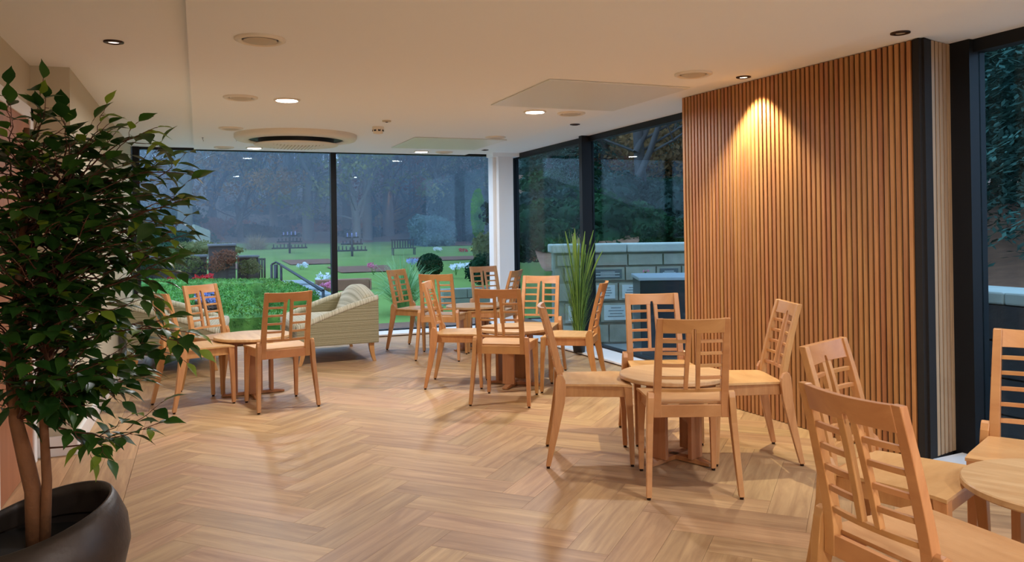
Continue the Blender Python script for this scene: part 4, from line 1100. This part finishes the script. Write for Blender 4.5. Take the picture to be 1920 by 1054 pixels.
# particular trees
p = aty(346, 455, 36); put(PT[0], p.x, p.y, gh(p.x, p.y) - .1, .6, 1.15, 'thick pale trunk with wide crooked boughs at the left of the garden window')
p = aty(690, 440, 46); put(PT[0], p.x, p.y, gh(p.x, p.y) - .1, 2.6, 1.1, 'tall bare trunk just right of the window mullion')
p = aty(732, 440, 48); t = put(PT[2], p.x, p.y, gh(p.x, p.y) - .1, 1.2, .9, 'copper leaved tree with a rusty trunk in the middle of the right pane')
p = aty(578, 440, 46); put(PT[0], p.x, p.y, gh(p.x, p.y) - .1, 4.0, 1.0, 'bare tree left of the window mullion')
for k, (px, y, s_) in enumerate(((862, 43, .9), (905, 41, .8), (820, 50, 1.0), (930, 46, 1.0), (770, 54, .8))):
    p = aty(px, 440, y); put(EV, p.x, p.y, gh(p.x, p.y) - .1, k * 1.3, s_, ['tall evergreen behind the lime conifer', 'evergreen beside the corner column', 'evergreen above the weeping conifer', 'evergreen half hidden by the corner column', 'evergreen above the yellow brown shrub'][k])
for k, (px, py, y, w_, h_, mt, lb) in enumerate(((345, 492, 22.2, .6, .32, 'olive', 'pale climber on the old wall'), (275, 500, 22.2, .5, .28, 'laurel', 'green climber on the old wall at the window edge'), (418, 486, 21.25, .42, .34, 'copper', 'rusty climber on the dark wall block'), (468, 500, 22.3, .3, .25, 'olive', 'low climber at the end of the old wall'))):
    p = aty(px, py, y); t_ = thing('wall_climber', lb, 'climber', (p.x, p.y - .15, p.z - h_), 0, 'climbers on the old wall'); lobes(t_, (w_, .14, h_), MT[mt], 900, .035, False, 5)
for k, (px, py, y, rx, rz_, mt, lb) in enumerate(((350, 445, 47, 2.2, 1.0, 'copper', 'brown thicket behind the monument'), (500, 448, 48, 2.4, 1.0, 'evergreen', 'dark low thicket behind the left flower stand'), (690, 450, 48, 2.2, .9, 'evergreen', 'dark low thicket behind the right flower stand'), (600, 425, 62, 3, 2.2, 'olive', 'pale thicket high behind the mullion'), (470, 415, 60, 3, 2.0, 'evergreen', 'dark thicket among the trunks of the left pane'), (740, 400, 62, 3, 2.4, 'copper', 'copper thicket high in the right pane'),
 (640, 452, 52, 3.2, 1.5, 'copper', 'brown undergrowth at the foot of the wood behind the flower stand'), (770, 430, 50, 2.4, 1.8, 'autumn', 'yellow brown shrub left of the weeping conifer'), (430, 440, 50, 2.6, 1.3, 'copper', 'dark brown thicket behind the dry grasses'), (560, 440, 55, 3, 1.6, 'evergreen', 'dark green thicket left of the mullion'), (300, 430, 45, 2.5, 1.4, 'laurel', 'green thicket at the left window edge'), (700, 425, 58, 3, 2.2, 'evergreen', 'dark thicket among the trunks right of the mullion'))):
    bush('thicket', px, py, y, (rx, 1.6, rz_), lb, MT[mt], 3500, .13, cat='shrub')

# ------------------------------------------------------------------ side garden: memorial wall with plaques
wl = Vector((4.62, 10.15)); wr_dir = Vector((math.cos(R(-18)), math.sin(R(-18))))
mw = thing('memorial_wall', 'pale stone memorial wall with rows of plaques outside the side glazing', 'wall', (wl.x, wl.y, 0), R(-18))
WLn = 5.2; zt = .98
boxo('wall_core', (0, WLn, .03, .5, -.32, zt), MT['stone'], mw)
x = -.05
while x < WLn:
    boxo('coping_stone', (x + .003, x + 1.05, -.06, .56, zt, zt + .12), MT['coping'], mw, .02); x += 1.055
random.seed(5)
rows = [(-.28, -.02), (.0, .28), (.30, .56), (.58, .78), (.79, .96)]
for ri, (z0, z1) in enumerate(rows[::-1]):
    x = .02 + (.1 if ri % 2 else 0)
    while x < WLn - .3:
        wd = random.choice((.36, .44, .50)); rr = random.random()
        pmat = MT['stone'] if rr < .45 else (MT['plaque'] if rr < .85 else MT['plaque_dark'])
        s_ = boxo('stone', (x + .01, x + wd - .01, -.012 - random.uniform(0, .012), .06, z0 + .01, z1 - .01), MT['stone'], mw, .004)
        if pmat is not MT['stone'] and 0 < ri < 4:
            pl = boxo('plaque', (x + .05, x + wd - .05, -.034, -.01, z0 + .035, z1 - .035), pmat, mw, .003)
            n = 4
            for k in range(n):
                zz = z1 - .07 - k * (z1 - z0 - .12) / n; hw = (wd - .16) / 2 * random.uniform(.5, 1); cx = x + wd / 2
                boxo('text_line', (cx - hw, cx + hw, -.0352, -.034, zz - .008, zz), MT['ink'] if pmat is MT['plaque'] else MT['plaque'], pl)
        x += wd
# dark granite plinth beside the glass
p = aty(1200, 520, 8.05)
dg = thing('granite_plinth', 'black granite block with pale top outside the side glazing', 'plinth', (p.x, p.y, -.30), R(-24))
hz = p.z + .30
boxo('block', (0, 1.6, 0, .8, 0, hz - .04), MT['granite'], dg, .01); boxo('top_slab', (-.02, 1.62, -.02, .82, hz - .04, hz), MT['granite_top'], dg, .008); boxo('base_slab', (-.06, 1.66, -.06, .86, 0, .12), MT['dark_stone'], dg, .01)
flower('flower_bunch', Vector((5.75, 9.62, .68)), 'pink', 'tiny pink posy fixed on the memorial wall', .03, 5, .04)
flower('flower_bunch', Vector((5.05, 8.2, -.30)), 'white', 'white flowers on the paving below the memorial wall', .09, 10, .2)
# bank behind the wall
def bank(x, y):
    q = Vector((x, y)) - wl; s_ = q.dot(wr_dir); t_ = q.dot(Vector((-wr_dir.y, wr_dir.x)))
    return .75 + .17 * max(0, t_ - .4) + .25 * noise.noise(Vector((x * .4, y * .4, 2)))
m = MB(); nx, ny = 40, 34; V = []
for j in range(ny + 1):
    for i in range(nx + 1):
        q = wl + wr_dir * (lerp(-.1, 24, i / nx)) + Vector((-wr_dir.y, wr_dir.x)) * lerp(.35, 22, j / ny); V.append((q.x, q.y, bank(q.x, q.y)))
m.add(V, [(j * (nx + 1) + i, j * (nx + 1) + i + 1, (j + 1) * (nx + 1) + i + 1, (j + 1) * (nx + 1) + i) for j in range(ny) for i in range(nx)], True)
struct(obj('ground_bank', m, MT['soilbed']), 'leaf covered bank above the memorial wall')
def sbush(px, py, dist, rad, label, mt, n=5000, size=.07, core=True, name=None):
    d = _ray(px, py); d = d / math.hypot(d.x, d.y); p_ = CO + d * dist
    t = thing(name or ('laurel_bush' if mt == 'laurel' else 'bank_shrub'), label, 'bush', (p_.x, p_.y, p_.z - rad[2]), 0, 'shrubs on the bank')
    lobes(t, rad, MT[mt], n, size, core)
sbush(1030, 400, 19, (1.5, 1.2, .9), 'dark laurel seen through the left side pane', 'laurel')
sbush(1075, 380, 21, (1.6, 1.4, 1.1), 'dark laurel left of the side mullion', 'laurel')
sbush(1150, 400, 20, (1.7, 1.3, .9), 'dark laurel right of the side mullion', 'laurel')
sbush(1225, 395, 19, (1.5, 1.2, .8), 'dark shrub in the middle of the right side pane', 'evergreen')
sbush(1258, 446, 13.6, (.6, .5, .38), 'bright green bush above the wall beside the slats', 'laurel', 3000, .05)
sbush(1180, 350, 24, (2.2, 1.5, 1.1), 'copper shrub high on the bank', 'copper')
sbush(1060, 330, 27, (2.4, 1.5, 1.6), 'dark evergreen shrub high on the bank', 'evergreen')
sbush(1022, 420, 24, (1.0, 1.0, .8), 'laurel beside the corner frame', 'laurel')
for k, (px, py, d_) in enumerate(((1012, 405, 17), (1030, 370, 22), (1050, 420, 15.5), (1095, 405, 16), (1120, 365, 22), (1140, 425, 15), (1185, 385, 18), (1210, 345, 25), (1250, 375, 20), (1285, 395, 17), (1280, 340, 24), (1160, 330, 28), (1100, 320, 29))):
    sbush(px, py, d_, (1.25, 1.0, .75), ['laurel low in front of the corner frame', 'upper laurel beside the corner frame', 'laurel behind the potted grass', 'laurel just left of the side mullion', 'upper laurel behind the side mullion', 'laurel just right of the side mullion', 'laurel in the middle of the right side pane', 'upper laurel in the right side pane', 'laurel under the copper tree', 'laurel touching the slatted wall edge', 'upper laurel at the slatted wall edge', 'highest laurel right of the side mullion', 'highest laurel left of the side mullion'][k], 'laurel' if k % 3 else 'evergreen', 3200, .075)
sbush(1005, 445, 13.5, (.6, .5, .45), 'low leafy shrub at the left end of the memorial wall', 'laurel', 3000, .05)
sbush(1000, 462, 15, (.6, .5, .35), 'copper groundcover beside the corner frame', 'copper', 2500, .05)
for k, (px, py, d_, lb) in enumerate(((1240, 262, 24, 'tan autumn foliage at the top of the right side pane'), (1165, 275, 27, 'tan foliage above the side mullion'), (1110, 290, 30, 'thin tan foliage at the top of the side mullion'), (1020, 305, 31, 'thin tan foliage at the top of the left side pane'), (1270, 300, 22, 'tan foliage beside the slatted wall'))):
    sbush(px, py, d_, (2.0, 1.2, 1.1), lb, 'autumn', 2200, .085, False, 'tree_foliage')
random.seed(77)
for k, (px, d_, s_, lb) in enumerate(((1032, 22, .6, 'fir rising beside the corner frame'), (1075, 23.5, .7, 'fir in the left side pane'), (1135, 23, .8, 'fir just right of the side mullion'), (1200, 24.5, .75, 'fir in the middle of the right side pane'), (1268, 22, .62, 'smaller fir beside the slatted wall'), (1095, 20, .6, 'smaller fir behind the side mullion'))):
    d = _ray(px, 420); d = d / math.hypot(d.x, d.y); q = CO + d * d_; put(EV, q.x, q.y, bank(q.x, q.y) - .3, k * 2.1, s_, lb, 'trees on the bank')
for i, (px, dist, pr, s_) in enumerate(((1000, 30, PT[3], .8), (1035, 34, EV, 1.0), (1085, 30, PT[1], .8), (1130, 26, PT[2], .75), (1170, 34, EV, .9), (1205, 19.5, PT[1], .9), (1240, 27, PT[2], .8), (1275, 24, PT[1], .8), (1225, 36, PT[3], .9), (1110, 38, EV, 1.1), (1150, 42, PT[3], 1.0), (1030, 44, EV, 1.2), (1262, 40, EV, 1.0), (1060, 46, PT[2], 1.1), (1190, 46, EV, 1.2))):
    d = _ray(px, 420); d = d / math.hypot(d.x, d.y); q = CO + d * dist
    put(pr, q.x, q.y, max(.6, bank(q.x, q.y)) - .15, random.uniform(0, 6.28), s_, ['pale olive tree behind the corner frame', 'evergreen behind the left side pane', 'tan leaved tree left of the side mullion', 'copper tree right of the side mullion', 'evergreen in the right side pane', 'dark trunk standing close behind the memorial wall', 'copper tree high in the right side pane', 'tan leaved tree beside the slatted wall', 'pale tree at the top of the right side pane', 'far evergreen behind the side mullion', 'far olive tree on the bank', 'far evergreen beside the corner frame', 'far evergreen beside the slatted wall', 'far copper tree in the left side pane', 'far evergreen high on the bank'][i], 'trees on the bank')
# ------------------------------------------------------------------ outside the window right of the slats
wall_run('garden_wall', (5.35, -2.0), (5.35, 6.6), -.30, .74, -.4, 'dark stone wall with pale coping outside the window at the right', MT['dark_stone'], None, 4, .6)
t = thing('wall_coping', 'pale stone coping on the wall outside the window at the right', 'coping', (5.35, 0, .74))
y = -2.0
while y < 6.5: boxo('coping_stone', (-.05, .45, y + .003, y + 1.2, .0, .09), MT['coping'], t, .015); y += 1.2
m = grid(5.72, 22, -6, 7.5, 16, 14, lambda x, y: .55 + .20 * (x - 5.7)); struct(obj('ground_slope', m, MT['soilbed']), 'dark slope behind the wall at the right')
def make_fir(x, y, z, H, Rb, label, seed):
    t = make_evergreen(seed, H, Rb, MT['fir'], label, 190, 130, .55); t.location = (x, y, z); t['group'] = 'fir trees outside the right window'
make_fir(8.6, 6.0, .9, 8, 2.6, 'drooping fir filling the window at the right', 31)
make_fir(10.6, 8.6, 1.2, 9, 2.8, 'second fir behind the drooping one', 32)
make_fir(9.6, 3.0, 1.1, 9, 2.6, 'fir at the right picture edge', 33)
make_fir(13.5, 7.0, 2.0, 11, 3.4, 'far fir high on the slope', 34)
make_fir(11.5, 6.4, 1.6, 10, 3.2, 'fir standing between the drooping fir and the far one', 35)
make_fir(14.5, 10.0, 2.2, 12, 3.6, 'far fir left on the slope', 36)
make_fir(15.5, 8.0, 2.4, 13, 4.0, 'farthest fir on the slope', 37)
for q, (x_, y_, z_) in enumerate(((17, 9, 4.5), (18, 13.5, 4.5), (17, 5, 4))):
    t_ = thing('dark_thicket', ['dark thicket closing the view behind the firs', 'dark thicket behind the left fir', 'dark thicket at the right picture edge'][q], 'thicket', (x_, y_, z_ - 4), 0, 'thickets behind the firs')
    lobes(t_, (3.6, 3.6, 4.2), MT['evergreen'], 9000, .16)
make_fir(8.0, 4.3, .9, 7, 2.2, 'low fir close behind the garden wall', 38)

# ------------------------------------------------------------------ mist hanging over the garden
mm = bpy.data.materials.new('mist'); mm.use_nodes = True; n_ = mm.node_tree.nodes; n_.clear()
vo = n_.new('ShaderNodeVolumeScatter'); vo.inputs['Color'].default_value = (.74, .88, 1, 1); vo.inputs['Density'].default_value = .017; vo.inputs['Anisotropy'].default_value = .2
ou = n_.new('ShaderNodeOutputMaterial'); mm.node_tree.links.new(vo.outputs[0], ou.inputs['Volume'])
mi_ = MB(); mi_.box(-40, 70, 24, 100, -3, 30); mi_o = obj('mist', mi_, mm); mi_o['kind'] = 'stuff'; tag(mi_o, 'thin blue evening mist over the garden and wood', 'mist')
